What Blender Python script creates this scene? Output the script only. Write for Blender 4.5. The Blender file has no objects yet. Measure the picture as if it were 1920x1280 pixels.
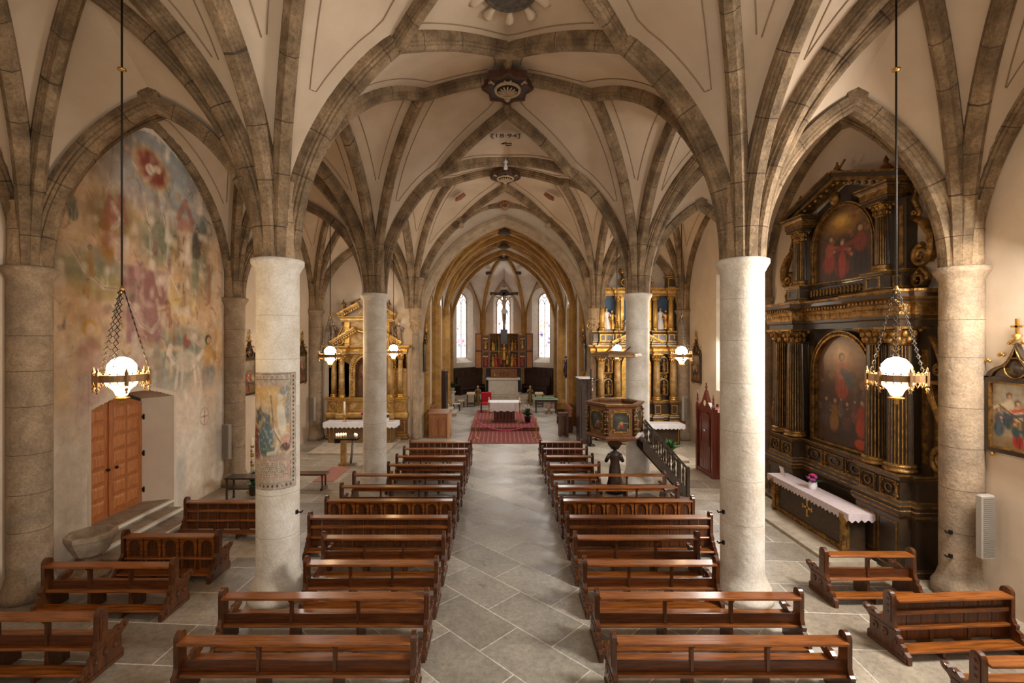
import bpy, math, random
import numpy as np
from mathutils import Vector as V, Matrix
PI = math.pi
random.seed(4)
S = bpy.context.scene
COL = S.collection
# ---------- camera ----------
HC, F, CX, CY = 4.16, 893.0, 940.0, 633.0
cd = bpy.data.cameras.new('camera'); cam = bpy.data.objects.new('camera', cd); COL.objects.link(cam)
cam.location = (0, 0, HC); cam.rotation_euler = (PI/2, 0, 0)
cd.sensor_width = 36; cd.lens = F/1920*36; cd.shift_x = (960-CX)/1920; cd.shift_y = (CY-640)/1920
cd.clip_start = .05; cd.clip_end = 200
S.camera = cam
# ---------- exposure, world, large lights ----------
S.view_settings.view_transform = 'Standard'; S.view_settings.look = 'None'
S.view_settings.gamma = 1; S.view_settings.use_curve_mapping = False
S.view_settings.exposure = 0.24
w = bpy.data.worlds.new('world'); S.world = w; w.use_nodes = True
w.node_tree.nodes['Background'].inputs[0].default_value = (1, .93, .84, 1)
w.node_tree.nodes['Background'].inputs[1].default_value = .36
def area(name, loc, target, sx, sy, power, color):
    l = bpy.data.lights.new(name, 'AREA'); l.shape = 'RECTANGLE'; l.size = sx; l.size_y = sy
    l.energy = power; l.color = color
    o = bpy.data.objects.new(name, l); COL.objects.link(o); o.location = loc
    o.rotation_euler = (V(target)-V(loc)).to_track_quat('-Z', 'Y').to_euler()
    return o
DAY = (1, .97, .92)
area('fill_west_vault', (.2, -1.4, 5.6), (.14, 8.5, 8.6), 3.6, 4.0, 190, (1, .92, .82))  # west fill lamp aimed up to brighten the vault; no window built there
area('daylight_window_near_right', (7.4, 5.2, 4.9), (1.6, 7.4, .8), 1.4, 3.4, 820, DAY)
area('daylight_window_second_bay_right', (7.45, 15.6, 4.6), (2, 15.2, .5), 1.2, 3.0, 260, DAY)
area('fill_second_bay_left', (-7.5, 16.6, 4.8), (-2, 15.8, 1.5), 1.2, 3.0, 160, DAY)  # added fill lamp that brightens the far nave from an unseen wall
area('fill_choir_right', (3.45, 24.8, 5.6), (-1.2, 22.5, 0), 1.3, 3.4, 270, DAY)  # lamp added to brighten the choir; no side window seen
area('fill_choir_left', (-3.15, 25.4, 5.6), (.5, 24.5, 0), 1.0, 3.0, 110, DAY)  # weaker added choir lamp from the left, also without a seen window
area('daylight_apse_window', (.14, 32.4, 5.4), (.14, 20, 1.5), 1.0, 3.6, 150, DAY)

# ---------- materials ----------
def lin(c):
    return tuple(((x+.055)/1.055)**2.4 if x > .04045 else x/12.92 for x in [v/255 for v in c])
def M(name, c, r=.6, m=0.0, c2=None, sc=4.0, st=(1, 1, 1), bump=0.0, coat=0.0, det=6, lo=.35, hi=.65, c3=None, sc3=1.0, f3=.5, bsc=None, spec=.5, sp=0.0, spsc=28):
    """noise-mottled principled; colours are sRGB 0-255"""
    mt = bpy.data.materials.new(name); mt.use_nodes = True
    nt = mt.node_tree; N = nt.nodes; L = nt.links; b = N['Principled BSDF']
    b.inputs['Roughness'].default_value = r; b.inputs['Metallic'].default_value = m
    b.inputs['Coat Weight'].default_value = coat; b.inputs['Coat Roughness'].default_value = .15
    b.inputs['Specular IOR Level'].default_value = spec
    b.inputs['Base Color'].default_value = (*lin(c), 1)
    if c2 or bump:
        tc = N.new('ShaderNodeTexCoord'); mp = N.new('ShaderNodeMapping'); mp.inputs['Scale'].default_value = st
        L.new(tc.outputs['Object'], mp.inputs[0])
    if c2:
        n = N.new('ShaderNodeTexNoise'); n.inputs['Scale'].default_value = sc; n.inputs['Detail'].default_value = det
        n.inputs['Roughness'].default_value = .62
        L.new(mp.outputs[0], n.inputs['Vector'])
        cr = N.new('ShaderNodeValToRGB'); e = cr.color_ramp.elements
        e[0].position = lo; e[0].color = (*lin(c), 1); e[1].position = hi; e[1].color = (*lin(c2), 1)
        L.new(n.outputs['Fac'], cr.inputs[0]); out = cr.outputs[0]
        if c3:
            n3 = N.new('ShaderNodeTexNoise'); n3.inputs['Scale'].default_value = sc3; n3.inputs['Detail'].default_value = 4
            L.new(tc.outputs['Object'], n3.inputs['Vector'])
            r3 = N.new('ShaderNodeValToRGB'); r3.color_ramp.elements[0].position = .45; r3.color_ramp.elements[1].position = .7
            r3.color_ramp.elements[1].color = (f3, f3, f3, 1)
            L.new(n3.outputs['Fac'], r3.inputs[0])
            mx = N.new('ShaderNodeMixRGB'); mx.inputs[2].default_value = (*lin(c3), 1)
            L.new(r3.outputs[0], mx.inputs[0]); L.new(out, mx.inputs[1]); out = mx.outputs[0]
        if sp:      # fine pits and grain of the stone
            ns = N.new('ShaderNodeTexNoise'); ns.inputs['Scale'].default_value = spsc; ns.inputs['Detail'].default_value = 5; ns.inputs['Roughness'].default_value = .7
            L.new(mp.outputs[0], ns.inputs['Vector']); ms = N.new('ShaderNodeMapRange'); ms.inputs[1].default_value = .36; ms.inputs[2].default_value = .6
            ms.inputs[3].default_value = 1-sp; ms.inputs[4].default_value = 1+sp*.25; L.new(ns.outputs['Fac'], ms.inputs[0])
            vm = N.new('ShaderNodeVectorMath'); vm.operation = 'MULTIPLY'; L.new(out, vm.inputs[0]); L.new(ms.outputs[0], vm.inputs[1]); out = vm.outputs[0]
        L.new(out, b.inputs['Base Color'])
    if bump:
        nb = N.new('ShaderNodeTexNoise'); nb.inputs['Scale'].default_value = bsc or sc*2; nb.inputs['Detail'].default_value = 6
        L.new(mp.outputs[0], nb.inputs['Vector'])
        bp = N.new('ShaderNodeBump'); bp.inputs['Strength'].default_value = bump; bp.inputs['Distance'].default_value = .02
        L.new(nb.outputs['Fac'], bp.inputs['Height']); L.new(bp.outputs[0], b.inputs['Normal'])
    return mt
def EM(name, c, s):
    mt = bpy.data.materials.new(name); mt.use_nodes = True; b = mt.node_tree.nodes['Principled BSDF']
    b.inputs['Base Color'].default_value = (*lin(c), 1); b.inputs['Emission Color'].default_value = (*lin(c), 1)
    b.inputs['Emission Strength'].default_value = s
    return mt
def PM(name, r=.7, nz=.25, sc=6, emit=0, spec=.3):
    """material that shows the mesh's painted colours ('Col'), mottled with noise"""
    mt = bpy.data.materials.new(name); mt.use_nodes = True
    nt = mt.node_tree; N = nt.nodes; L = nt.links; b = N['Principled BSDF']; b.inputs['Roughness'].default_value = r
    b.inputs['Specular IOR Level'].default_value = spec
    at = N.new('ShaderNodeAttribute'); at.attribute_name = 'Col'
    tc = N.new('ShaderNodeTexCoord'); n = N.new('ShaderNodeTexNoise'); n.inputs['Scale'].default_value = sc; n.inputs['Detail'].default_value = 8
    n.inputs['Roughness'].default_value = .7
    L.new(tc.outputs['Object'], n.inputs['Vector'])
    mr = N.new('ShaderNodeMapRange'); mr.inputs[1].default_value = .3; mr.inputs[2].default_value = .7
    mr.inputs[3].default_value = 1-nz; mr.inputs[4].default_value = 1+nz
    L.new(n.outputs['Fac'], mr.inputs[0])
    mx = N.new('ShaderNodeVectorMath'); mx.operation = 'MULTIPLY'
    L.new(at.outputs['Color'], mx.inputs[0]); L.new(mr.outputs[0], mx.inputs[1])
    L.new(mx.outputs[0], b.inputs['Base Color'])
    if emit:
        L.new(mx.outputs[0], b.inputs['Emission Color']); b.inputs['Emission Strength'].default_value = emit
    return mt
plaster = M('plaster', (203, 181, 156), .9, c2=(191, 168, 142), sc=1.3, bump=.12, bsc=5, c3=(168, 142, 118), sc3=.35, f3=.5)
wallpl = M('wall_plaster', (216, 197, 174), .9, c2=(203, 182, 158), sc=1.1, bump=.15, bsc=6, c3=(186, 166, 144), sc3=.5, f3=.5)
linem = M('plaster_line', (146, 120, 94), .9)
rib = M('rib_stone', (114, 91, 64), .85, c2=(162, 134, 101), sc=2.4, bump=.7, bsc=22, c3=(84, 66, 46), sc3=3.0, f3=.7, sp=.38, spsc=24)
jointp = M('pale_mortar', (176, 164, 148), .95)
joint = M('mortar_joint', (78, 62, 47), .95)
ribf = M('springer_stone', (150, 122, 90), .85, c2=(182, 154, 120), sc=2.4, bump=.5, bsc=16, c3=(122, 98, 72), sc3=4, f3=.6, sp=.3, spsc=24)
colst = M('column_stone', (232, 224, 212), .75, c2=(212, 200, 182), sc=3.0, bump=.45, bsc=14, c3=(180, 162, 140), sc3=2.2, f3=.4, sp=.16, spsc=34)
colwall = M('wall_column_stone', (170, 146, 118), .85, c2=(142, 119, 94), sc=4.5, bump=.55, bsc=18, c3=(120, 106, 92), sc3=2.0, f3=.6, sp=.25, spsc=30)
yell = M('ochre_stone', (172, 128, 60), .8, c2=(138, 98, 42), sc=2.5, bump=.2, sp=.3)
archst = M('choir_arch_stone', (172, 150, 122), .85, c2=(142, 122, 98), sc=3, bump=.4, bsc=14)
wood = M('pew_wood', (158, 90, 34), .32, c2=(98, 50, 16), sc=2.2, st=(1.2, 14, 14), bump=.06, coat=.3, det=8)
woodh = M('pew_board_shaded', (104, 54, 20), .34, c2=(66, 32, 11), sc=2.2, st=(1.2, 14, 14), bump=.06, coat=.2, det=8, spec=.3)  # darker copy of the pew wood: shade of the backs put into colour
wood2 = M('pew_wood_dark', (100, 54, 21), .34, c2=(58, 29, 11), sc=2.2, st=(14, 14, 1.5), bump=.06, coat=.3, det=8)
oak = M('door_oak', (176, 104, 52), .45, c2=(142, 78, 36), sc=3, st=(10, 10, 1), bump=.1)
oak2 = M('door_oak_panel', (190, 120, 64), .45, c2=(156, 90, 44), sc=3, st=(10, 10, 1), bump=.1)
redwood = M('confessional_wood', (112, 46, 24), .35, c2=(82, 32, 18), sc=2.5, st=(10, 10, 1), coat=.3)
dwood = M('dark_wood', (58, 34, 22), .4, c2=(40, 24, 16), sc=3, st=(8, 8, 1), coat=.2)
black = M('black_wood', (46, 35, 26), .35, c2=(64, 47, 32), sc=3, coat=.25)
gold = M('gilding', (216, 170, 88), .36, .8, c2=(164, 118, 52), sc=7, bump=.5, bsc=26)
dgold = M('old_gilding', (172, 128, 66), .42, .75, c2=(96, 68, 34), sc=8, bump=.7, bsc=30)
ochre = M('gilt_ochre_paint', (196, 158, 98), .5, .15, c2=(140, 104, 56), sc=5, bump=.2)
iron = M('wrought_iron', (46, 40, 34), .5, .7)
cloth = M('white_linen', (236, 232, 232), .9, c2=(220, 215, 218), sc=9)
marble = M('altar_limestone', (216, 206, 190), .6, c2=(198, 186, 168), sc=4)
step_st = M('step_stone', (188, 172, 150), .7, c2=(160, 145, 125), sc=5, bump=.2)
green = M('leaf_green', (52, 96, 40), .5, c2=(34, 70, 28), sc=6)
redcl = M('red_velvet', (176, 22, 38), .8)
grey = M('grey_enamel', (150, 140, 128), .5, c2=(160, 150, 138), sc=40)
bluep = M('blue_paint', (66, 92, 120), .7, c2=(50, 72, 98), sc=4)
skinp = M('painted_flesh', (206, 172, 136), .6, c2=(180, 146, 112), sc=9)
wax = M('wax', (244, 232, 206), .5)
flame = EM('candle_flame', (255, 214, 150), 14)
lampglow = EM('lamp_glass', (255, 222, 168), 64)
lampglow2 = EM('lamp_bowl_glass', (255, 206, 140), 12)
brass = M('brass', (196, 150, 80), .3, .9)
paintm = PM('oil_paint', .38, .22, 9, spec=.4)
frescom = PM('fresco_paint', .95, .2, 5, spec=.1)
glassm = PM('stained_glass', .4, .05, 6, emit=1.7)
# ---------- mesh building ----------
class MB:
    def __init__(s): s.v = []; s.f = []; s.mi = []; s.sm = []
    def add(s, vs, fs, mi=0, sm=False):
        o = len(s.v); s.v += [tuple(p) for p in vs]
        for f in fs: s.f.append([i+o for i in f]); s.mi.append(mi); s.sm.append(sm)
        return s
    def box(s, x0, x1, y0, y1, z0, z1, mi=0, rz=0, piv=None):
        vs = [V((x, y, z)) for z in (z0, z1) for y in (y0, y1) for x in (x0, x1)]
        if rz:
            p = V(piv or ((x0+x1)/2, (y0+y1)/2, 0)); R = Matrix.Rotation(rz, 3, 'Z'); vs = [R @ (q-p)+p for q in vs]
        return s.add(vs, [(0, 2, 3, 1), (4, 5, 7, 6), (0, 1, 5, 4), (1, 3, 7, 5), (3, 2, 6, 7), (2, 0, 4, 6)], mi)
    def bbox(s, x0, x1, y0, y1, z0, z1, b=.01, mi=0):
        """box with chamfered vertical and top edges"""
        o = [(x0+b, y0), (x1-b, y0), (x1, y0+b), (x1, y1-b), (x1-b, y1), (x0+b, y1), (x0, y1-b), (x0, y0+b)]
        c = ((x0+x1)/2, (y0+y1)/2)
        sh = lambda p: (p[0]+(b if p[0] < c[0] else -b)*.8, p[1]+(b if p[1] < c[1] else -b)*.8)
        rings = [[(*p, z0) for p in o], [(*p, z1-b) for p in o], [(*sh(p), z1) for p in o]]
        s.rings(rings, mi, caps=True); return s
    def rings(s, R, mi=0, caps=False, closed=True, sm=False, mis=None):
        n = len(R[0]); vs = [p for r in R for p in r]; fs = []; mm = []
        o = len(s.v); s.v += [tuple(p) for p in vs]
        for i in range(len(R)-1):
            for j in range(n if closed else n-1):
                k = (j+1) % n
                s.f.append([o+i*n+j, o+i*n+k, o+(i+1)*n+k, o+(i+1)*n+j]); s.mi.append(mis[i] if mis else mi); s.sm.append(sm)
        if caps:
            s.f.append([o+j for j in range(n)][::-1]); s.mi.append(mi); s.sm.append(False)
            s.f.append([o+(len(R)-1)*n+j for j in range(n)]); s.mi.append(mi); s.sm.append(False)
        return s
    def lathe(s, prof, c=(0, 0, 0), n=20, mi=0, sx=1, sy=1, caps=True, sm=True, a0=0, a1=2*PI, mis=None):
        full = abs(a1-a0-2*PI) < 1e-6; k = n if full else n+1
        R = [[(c[0]+r*math.cos(a0+(a1-a0)*j/n)*sx, c[1]+r*math.sin(a0+(a1-a0)*j/n)*sy, c[2]+z) for j in range(k)] for r, z in prof]
        return s.rings(R, mi, caps and full, full, sm, mis)
    def cyl(s, a, b, r, r2=None, n=10, mi=0, sm=True): return s.tube([a, b], [r, r if r2 is None else r2], n, mi, sm)
    def tube(s, pts, r, n=8, mi=0, sm=True, caps=True, flat=1.0):
        pts = [V(p) for p in pts]
        if not isinstance(r, (list, tuple)): r = [r]*len(pts)
        R = []; up = None
        for i, p in enumerate(pts):
            t = (pts[min(i+1, len(pts)-1)]-pts[max(i-1, 0)])
            t = t.normalized() if t.length > 1e-9 else V((0, 0, 1))
            if up is None: up = V((0, 0, 1)) if abs(t.z) < .9 else V((1, 0, 0))
            a = t.cross(up)
            if a.length < 1e-6: a = t.orthogonal()
            a.normalize(); b = a.cross(t).normalized(); up = b
            R.append([p+(a*math.cos(2*PI*j/n)+b*math.sin(2*PI*j/n)*flat)*r[i] for j in range(n)])
        return s.rings(R, mi, caps, True, sm)
    def ball(s, c, r, n=10, mi=0, sx=1, sy=1, sz=1):
        m = max(4, n//2+1)
        return s.lathe([(max(1e-4, r*math.sin(PI*i/m)), -r*math.cos(PI*i/m)*sz) for i in range(m+1)], c, n, mi, sx, sy)
    def prism(s, out, ax, d0, d1, mi=0, sm=False):
        """outline (2-D) extruded along axis ax: 'x' -> (y,z), 'y' -> (x,z), 'z' -> (x,y)"""
        def q(p, d): return {'x': (d, p[0], p[1]), 'y': (p[0], d, p[1]), 'z': (p[0], p[1], d)}[ax]
        return s.rings([[q(p, d0) for p in out], [q(p, d1) for p in out]], mi, True, True, sm)
    def sweep(s, pts, prof, h=None, mi=0, closed=False, caps=True, joints=0, jmi=1, side=1):
        """rib: profile (lateral, normal) along a curve in a vertical plane with heading h"""
        pts = [V(p) for p in pts]
        if h is None: h = V((pts[-1].x-pts[0].x, pts[-1].y-pts[0].y, 0))
        h = V(h).normalized(); l = h.cross(V((0, 0, 1)))
        if joints:
            q = [pts[0]]; acc = 0; nxt = joints*.7
            for a, b in zip(pts, pts[1:]):
                L = (b-a).length
                while acc+L > nxt:
                    for e in (-.008, .008): q.append(a+(b-a)*max(0, min(1, (nxt-acc+e)/L)))
                    nxt += joints*random.uniform(.8, 1.2)
                acc += L; q.append(b)
            pts2 = q
        else: pts2 = pts
        R = []; mis = []
        for i, p in enumerate(pts2):
            t = (pts2[min(i+1, len(pts2)-1)]-pts2[max(i-1, 0)])
            if t.length < 1e-9: t = V((0, 0, 1))
            t.normalize(); nn = l.cross(t).normalized()
            R.append([p+l*u+nn*v for u, v in prof])
        for a, b in zip(pts2, pts2[1:]): mis.append(jmi if joints and (b-a).length < .0175 and (b-a).length > .001 else mi)
        return s.rings(R, mi, caps, True, False, mis)
    def xf(s, m):
        m = Matrix(m); s.v = [tuple(m @ V(p)) for p in s.v]; return s
    def build(s, name, mats, parent=None, loc=None, smooth=False):
        me = bpy.data.meshes.new(name); me.from_pydata(s.v, [], s.f)
        for m in (mats if isinstance(mats, (list, tuple)) else [mats]): me.materials.append(m)
        me.polygons.foreach_set('material_index', s.mi)
        me.polygons.foreach_set('use_smooth', [True]*len(s.f) if smooth else s.sm)
        me.update()
        o = bpy.data.objects.new(name, me); COL.objects.link(o)
        if parent: o.parent = parent
        if loc: o.location = loc
        return o
def tag(o, label, cat, group=None, kind=None):
    o['label'] = label; o['category'] = cat
    if group: o['group'] = group
    if kind: o['kind'] = kind
    return o
def thing(name, label, cat, loc=(0, 0, 0), rz=0, group=None):
    o = bpy.data.objects.new(name, None); COL.objects.link(o); o.empty_display_size = .2
    o.location = loc; o.rotation_euler = (0, 0, rz); return tag(o, label, cat, group)
def struct(o): o['kind'] = 'structure'; return o
def at(px, py, d): return V(((px-CX)*d/F, d, HC-(py-CY)*d/F))
def arch_pts(x0, x1, z0, zs, n=16):
    """closed outline: rectangle with round top (zs = spring)"""
    c = (x0+x1)/2; r = (x1-x0)/2
    return [(x0, z0), (x1, z0)]+[(c+r*math.cos(PI*i/n), zs+r*math.sin(PI*i/n)) for i in range(n+1)]
def pointed(x0, x1, zs, zt, n=8):
    """points from (x0,zs) over the apex to (x1,zs)"""
    c = (x0+x1)/2; L = (x1-x0)/2; H = zt-zs
    def half(sg):
        if H > L:
            R = (L*L+H*H)/(2*L); t1 = math.asin(min(1, H/R)); return [(c-sg*(L-R+R*math.cos(t1*i/n)), zs+R*math.sin(t1*i/n)) for i in range(n+1)]
        return [(c-sg*L*math.cos(PI/2*i/n), zs+H*math.sin(PI/2*i/n)) for i in range(n+1)]
    a = half(1); b = half(-1); return a+b[::-1][1:]
def strip(mb, o, i, ax, d0, d1, mi=0):
    """frame between an outer and an inner outline of the same length"""
    def q(p, d): return {'x': (d, p[0], p[1]), 'y': (p[0], d, p[1])}[ax]
    n = len(o); R = [[q(p, d0) for p in o], [q(p, d1) for p in o], [q(p, d1) for p in i], [q(p, d0) for p in i]]
    R.append(R[0]); return mb.rings(R, mi)
# ---------- painting ----------
class Canvas:
    def __init__(s, w, h, base, seed=0):
        s.w, s.h = w, h; s.a = np.ones((h, w, 3))*np.array(base, float)/255; s.rng = np.random.default_rng(seed)
        s.X, s.Y = np.meshgrid((np.arange(w)+.5)/w, (np.arange(h)+.5)/h); s.asp = h/w
    def noise(s, n, seed=0):
        r = np.random.default_rng(seed); g = r.random((n+2, n+2)); x = s.X*n; y = s.Y*n; i = x.astype(int); j = y.astype(int); u = x-i; v = y-j
        u = u*u*(3-2*u); v = v*v*(3-2*v)
        return (g[j, i]*(1-u)+g[j, i+1]*u)*(1-v)+(g[j+1, i]*(1-u)+g[j+1, i+1]*u)*v
    def mix(s, m, col): m = np.clip(m, 0, 1)[..., None]; s.a = s.a*(1-m)+np.array(col)/255*m
    def e(s, cx, cy, rx, ry, col, al=1, rot=0, soft=.25):
        dx = s.X-cx; dy = (s.Y-cy)*s.asp; c, n = math.cos(rot), math.sin(rot)
        q = np.sqrt(((dx*c+dy*n)/rx)**2+((-dx*n+dy*c)/(ry*s.asp))**2); s.mix((1-q)/soft*al if al >= 1 else np.clip((1-q)/soft, 0, 1)*al, col)
    def r(s, x0, x1, y0, y1, col, al=1, soft=.006):
        m = np.clip((s.X-x0)/soft, 0, 1)*np.clip((x1-s.X)/soft, 0, 1)*np.clip((s.Y-y0)/soft, 0, 1)*np.clip((y1-s.Y)/soft, 0, 1); s.mix(m*al, col)
    def line(s, pts, wd, col, al=1):
        for (x0, y0), (x1, y1) in zip(pts, pts[1:]):
            dx, dy = x1-x0, (y1-y0)*s.asp; L = dx*dx+dy*dy+1e-9
            t = np.clip(((s.X-x0)*dx+(s.Y-y0)*s.asp*dy)/L, 0, 1)
            d = np.hypot(s.X-x0-t*dx, (s.Y-y0)*s.asp-t*dy); s.mix(np.clip((wd-d)/(wd*.5), 0, 1)*al, col)
    def fig(s, x, y, h, robe, under=None, skin=(196, 150, 112), hair=(60, 40, 28), al=1, lean=0, arm=0):
        """a draped figure: y is the hem, h its height"""
        k = h/s.asp if False else h; wv = h*s.asp*1.3
        s.e(x+lean*.3*h, y-.28*h, .17*wv, .30*h, robe, al, lean, .3)
        s.e(x+lean*.6*h, y-.60*h, .13*wv, .22*h, under or robe, al, lean, .3)
        s.line([(x+lean*.6*h, y-.68*h), (x+(arm or .2)*wv, y-.52*h)], .045*wv, under or robe, al)
        s.e(x+lean*.8*h, y-.88*h, .075*wv, .095*h, hair, al, 0, .3); s.e(x+lean*.8*h+.01*wv, y-.865*h, .055*wv, .075*h, skin, al, 0, .4)
        s.e(x+(arm or .2)*wv, y-.52*h, .03*wv, .03*h, skin, al)
        for q in range(3): s.line([(x-.08*wv+.07*wv*q, y-.42*h), (x-.11*wv+.1*wv*q, y-.03*h)], .01*wv, tuple(v*.6 for v in robe), al*.7)
    def grid(s, fn, mask=None):
        """vertices at fn(u,v) for pixel centres (v down); returns verts, faces, colours"""
        w, h = s.w, s.h; P = [fn((i+.0)/(w-1), j/(h-1)) for j in range(h) for i in range(w)]
        fs = []
        for j in range(h-1):
            for i in range(w-1):
                if mask is None or mask((i+.5)/(w-1), (j+.5)/(h-1)): fs.append((j*w+i, (j+1)*w+i, (j+1)*w+i+1, j*w+i+1))
        return P, fs
    def build(s, name, mat, fn, parent=None, mask=None):
        P, fs = s.grid(fn, mask); me = bpy.data.meshes.new(name); me.from_pydata([tuple(p) for p in P], [], fs)
        a = np.clip(s.a, 0, 1); a = np.where(a > .04045, ((a+.055)/1.055)**2.4, a/12.92)
        at_ = me.color_attributes.new('Col', 'FLOAT_COLOR', 'POINT')
        at_.data.foreach_set('color', np.concatenate([a.reshape(-1, 3), np.ones((s.w*s.h, 1))], 1).ravel().astype(np.float32))
        me.materials.append(mat); me.update(); o = bpy.data.objects.new(name, me); COL.objects.link(o)
        if parent: o.parent = parent
        return o
# ================= ARCHITECTURE =================
X0, XL, XR = .14, -3.61, 3.89          # nave axis and column rows
WL, WR = -7.62, 7.44                    # wall shafts
WALL_L, WALL_R = -7.8, 7.62
D = [1.8, 7.7, 13.6, 19.5]
ZS = 5.36
trim_n = [0]
def trimname(): trim_n[0] += 1; return 'trim_%d' % trim_n[0]
# ---- floor ----
def floor_mat():
    mt = bpy.data.materials.new('floor_slabs'); mt.use_nodes = True; nt = mt.node_tree; N = nt.nodes; L = nt.links; b = N['Principled BSDF']
    tc = N.new('ShaderNodeTexCoord')
    def brick(rot, sc, c1, c2, w, h):
        mp = N.new('ShaderNodeMapping'); mp.inputs['Rotation'].default_value = (0, 0, rot); mp.inputs['Location'].default_value = (.3, .17, 0)
        L.new(tc.outputs['Object'], mp.inputs[0]); br = N.new('ShaderNodeTexBrick'); L.new(mp.outputs[0], br.inputs['Vector'])
        br.inputs['Scale'].default_value = sc; br.inputs['Mortar Size'].default_value = .010; br.inputs['Mortar Smooth'].default_value = .3
        br.inputs['Brick Width'].default_value = w; br.inputs['Row Height'].default_value = h
        br.inputs['Color1'].default_value = (*lin(c1), 1); br.inputs['Color2'].default_value = (*lin(c2), 1); br.inputs['Mortar'].default_value = (*lin((218, 210, 196)), 1)
        return br
    b1 = brick(PI/4, 1.0, (190, 182, 167), (148, 140, 126), 1.25, .74)
    b2 = brick(.06, 1.0, (178, 164, 144), (142, 129, 112), 1.5, .85)
    # slabs lie diagonally in the nave, straight in the aisles
    sx = N.new('ShaderNodeSeparateXYZ'); L.new(tc.outputs['Object'], sx.inputs[0])
    ab = N.new('ShaderNodeMath'); ab.operation = 'ABSOLUTE'; sb = N.new('ShaderNodeMath'); sb.operation = 'SUBTRACT'; sb.inputs[1].default_value = X0
    L.new(sx.outputs[0], sb.inputs[0]); L.new(sb.outputs[0], ab.inputs[0])
    gt = N.new('ShaderNodeMath'); gt.operation = 'GREATER_THAN'; gt.inputs[1].default_value = 4.2; L.new(ab.outputs[0], gt.inputs[0])
    mx = N.new('ShaderNodeMixRGB'); L.new(gt.outputs[0], mx.inputs[0]); L.new(b1.outputs[0], mx.inputs[1]); L.new(b2.outputs[0], mx.inputs[2])
    n = N.new('ShaderNodeTexNoise'); n.inputs['Scale'].default_value = 2.2; n.inputs['Detail'].default_value = 9; n.inputs['Roughness'].default_value = .7
    L.new(tc.outputs['Object'], n.inputs['Vector'])
    mr = N.new('ShaderNodeMapRange'); mr.inputs[1].default_value = .3; mr.inputs[2].default_value = .7; mr.inputs[3].default_value = .74; mr.inputs[4].default_value = 1.18
    L.new(n.outputs['Fac'], mr.inputs[0])
    ml = N.new('ShaderNodeVectorMath'); ml.operation = 'MULTIPLY'; L.new(mx.outputs[0], ml.inputs[0]); L.new(mr.outputs[0], ml.inputs[1])
    n9 = N.new('ShaderNodeTexNoise'); n9.inputs['Scale'].default_value = 13; n9.inputs['Detail'].default_value = 6; n9.inputs['Roughness'].default_value = .75; L.new(tc.outputs['Object'], n9.inputs['Vector'])
    m9 = N.new('ShaderNodeMapRange'); m9.inputs[1].default_value = .34; m9.inputs[2].default_value = .6; m9.inputs[3].default_value = .74; m9.inputs[4].default_value = 1.12; L.new(n9.outputs['Fac'], m9.inputs[0])
    v9 = N.new('ShaderNodeVectorMath'); v9.operation = 'MULTIPLY'; L.new(ml.outputs[0], v9.inputs[0]); L.new(m9.outputs[0], v9.inputs[1]); L.new(v9.outputs[0], b.inputs['Base Color'])
    rr = N.new('ShaderNodeMapRange'); rr.inputs[1].default_value = .3; rr.inputs[2].default_value = .7; rr.inputs[3].default_value = .24; rr.inputs[4].default_value = .5
    L.new(n.outputs['Fac'], rr.inputs[0]); L.new(rr.outputs[0], b.inputs['Roughness'])
    bp = N.new('ShaderNodeBump'); bp.inputs['Strength'].default_value = .6; bp.inputs['Distance'].default_value = .012
    ad = N.new('ShaderNodeMath'); ad.operation = 'SUBTRACT'; mf = N.new('ShaderNodeMath'); mf.operation = 'MULTIPLY'; mf.inputs[1].default_value = .6
    L.new(b1.outputs['Fac'], mf.inputs[0]); L.new(n.outputs['Fac'], ad.inputs[0]); L.new(mf.outputs[0], ad.inputs[1])
    L.new(ad.outputs[0], bp.inputs['Height']); L.new(bp.outputs[0], b.inputs['Normal'])
    return mt
m = MB(); m.box(-8.4, 8.2, -1.5, 34.5, -.3, 0); struct(m.build('floor', floor_mat()))
# ---- columns ----
def column(x, y, r=.325, zs=ZS, wallside=0, mat=colst, ring=.40, zt=6.62):
    big = wallside == 0
    m = MB()
    if big: pr = [(r+.13, 0), (r+.13, .10), (r+.10, .12), (r+.10, .2), (r+.06, .27), (r+.02, .36), (r, .44)]
    else: pr = [(r+.1, 0), (r+.1, .16), (r+.05, .24), (r, .4)]
    mis = [0]*(len(pr)-1); z = .44; steps = []
    while z < zs-.5:
        z += random.uniform(.55, .8); steps.append(z)
    for z in steps:
        if z > zs-.35: break
        pr += [(r, z-.004), (r, z+.004)]; mis += [0, 1]
    pr += [(r, zs-.16), (r+.02, zs-.13), (r+.03, zs-.1), (ring-.01, zs-.04), (ring, zs-.02), (ring, zs+.04), (ring-.05, zs+.06), (r+.02, zs+.06)]
    mis += [0]*(len(pr)-1-len(mis))
    m.lathe(pr, (x, y, 0), 40 if big else 32, mis=mis)
    struct(m.build('column', [mat, joint if not big else jointp]))
    # springer block from which the ribs part
    m = MB(); k = 1 if big else .8
    pr = [(r, zs+.05), (r-.01, zs+.3), (r-.01, zs+.62), (r-.01, zs+.63), (r, zs+1.0), (r+.03*k, zt), (.02, zt+.2)]
    m.lathe(pr, (x, y, 0), 16, sm=False, mis=[0, 0, 1, 0, 0, 0]); struct(m.build('column_springer', [ribf, joint]))
for i, d in enumerate(D):
    if i < 3:
        column(XL, d); column(XR, d)
    column(WL, d, r=.28, zs=5.24, wallside=-1, mat=colwall, ring=.36, zt=6.3)
    column(WR, d, r=.28, zs=5.24, wallside=1, mat=colwall, ring=.36, zt=6.3)
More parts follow.
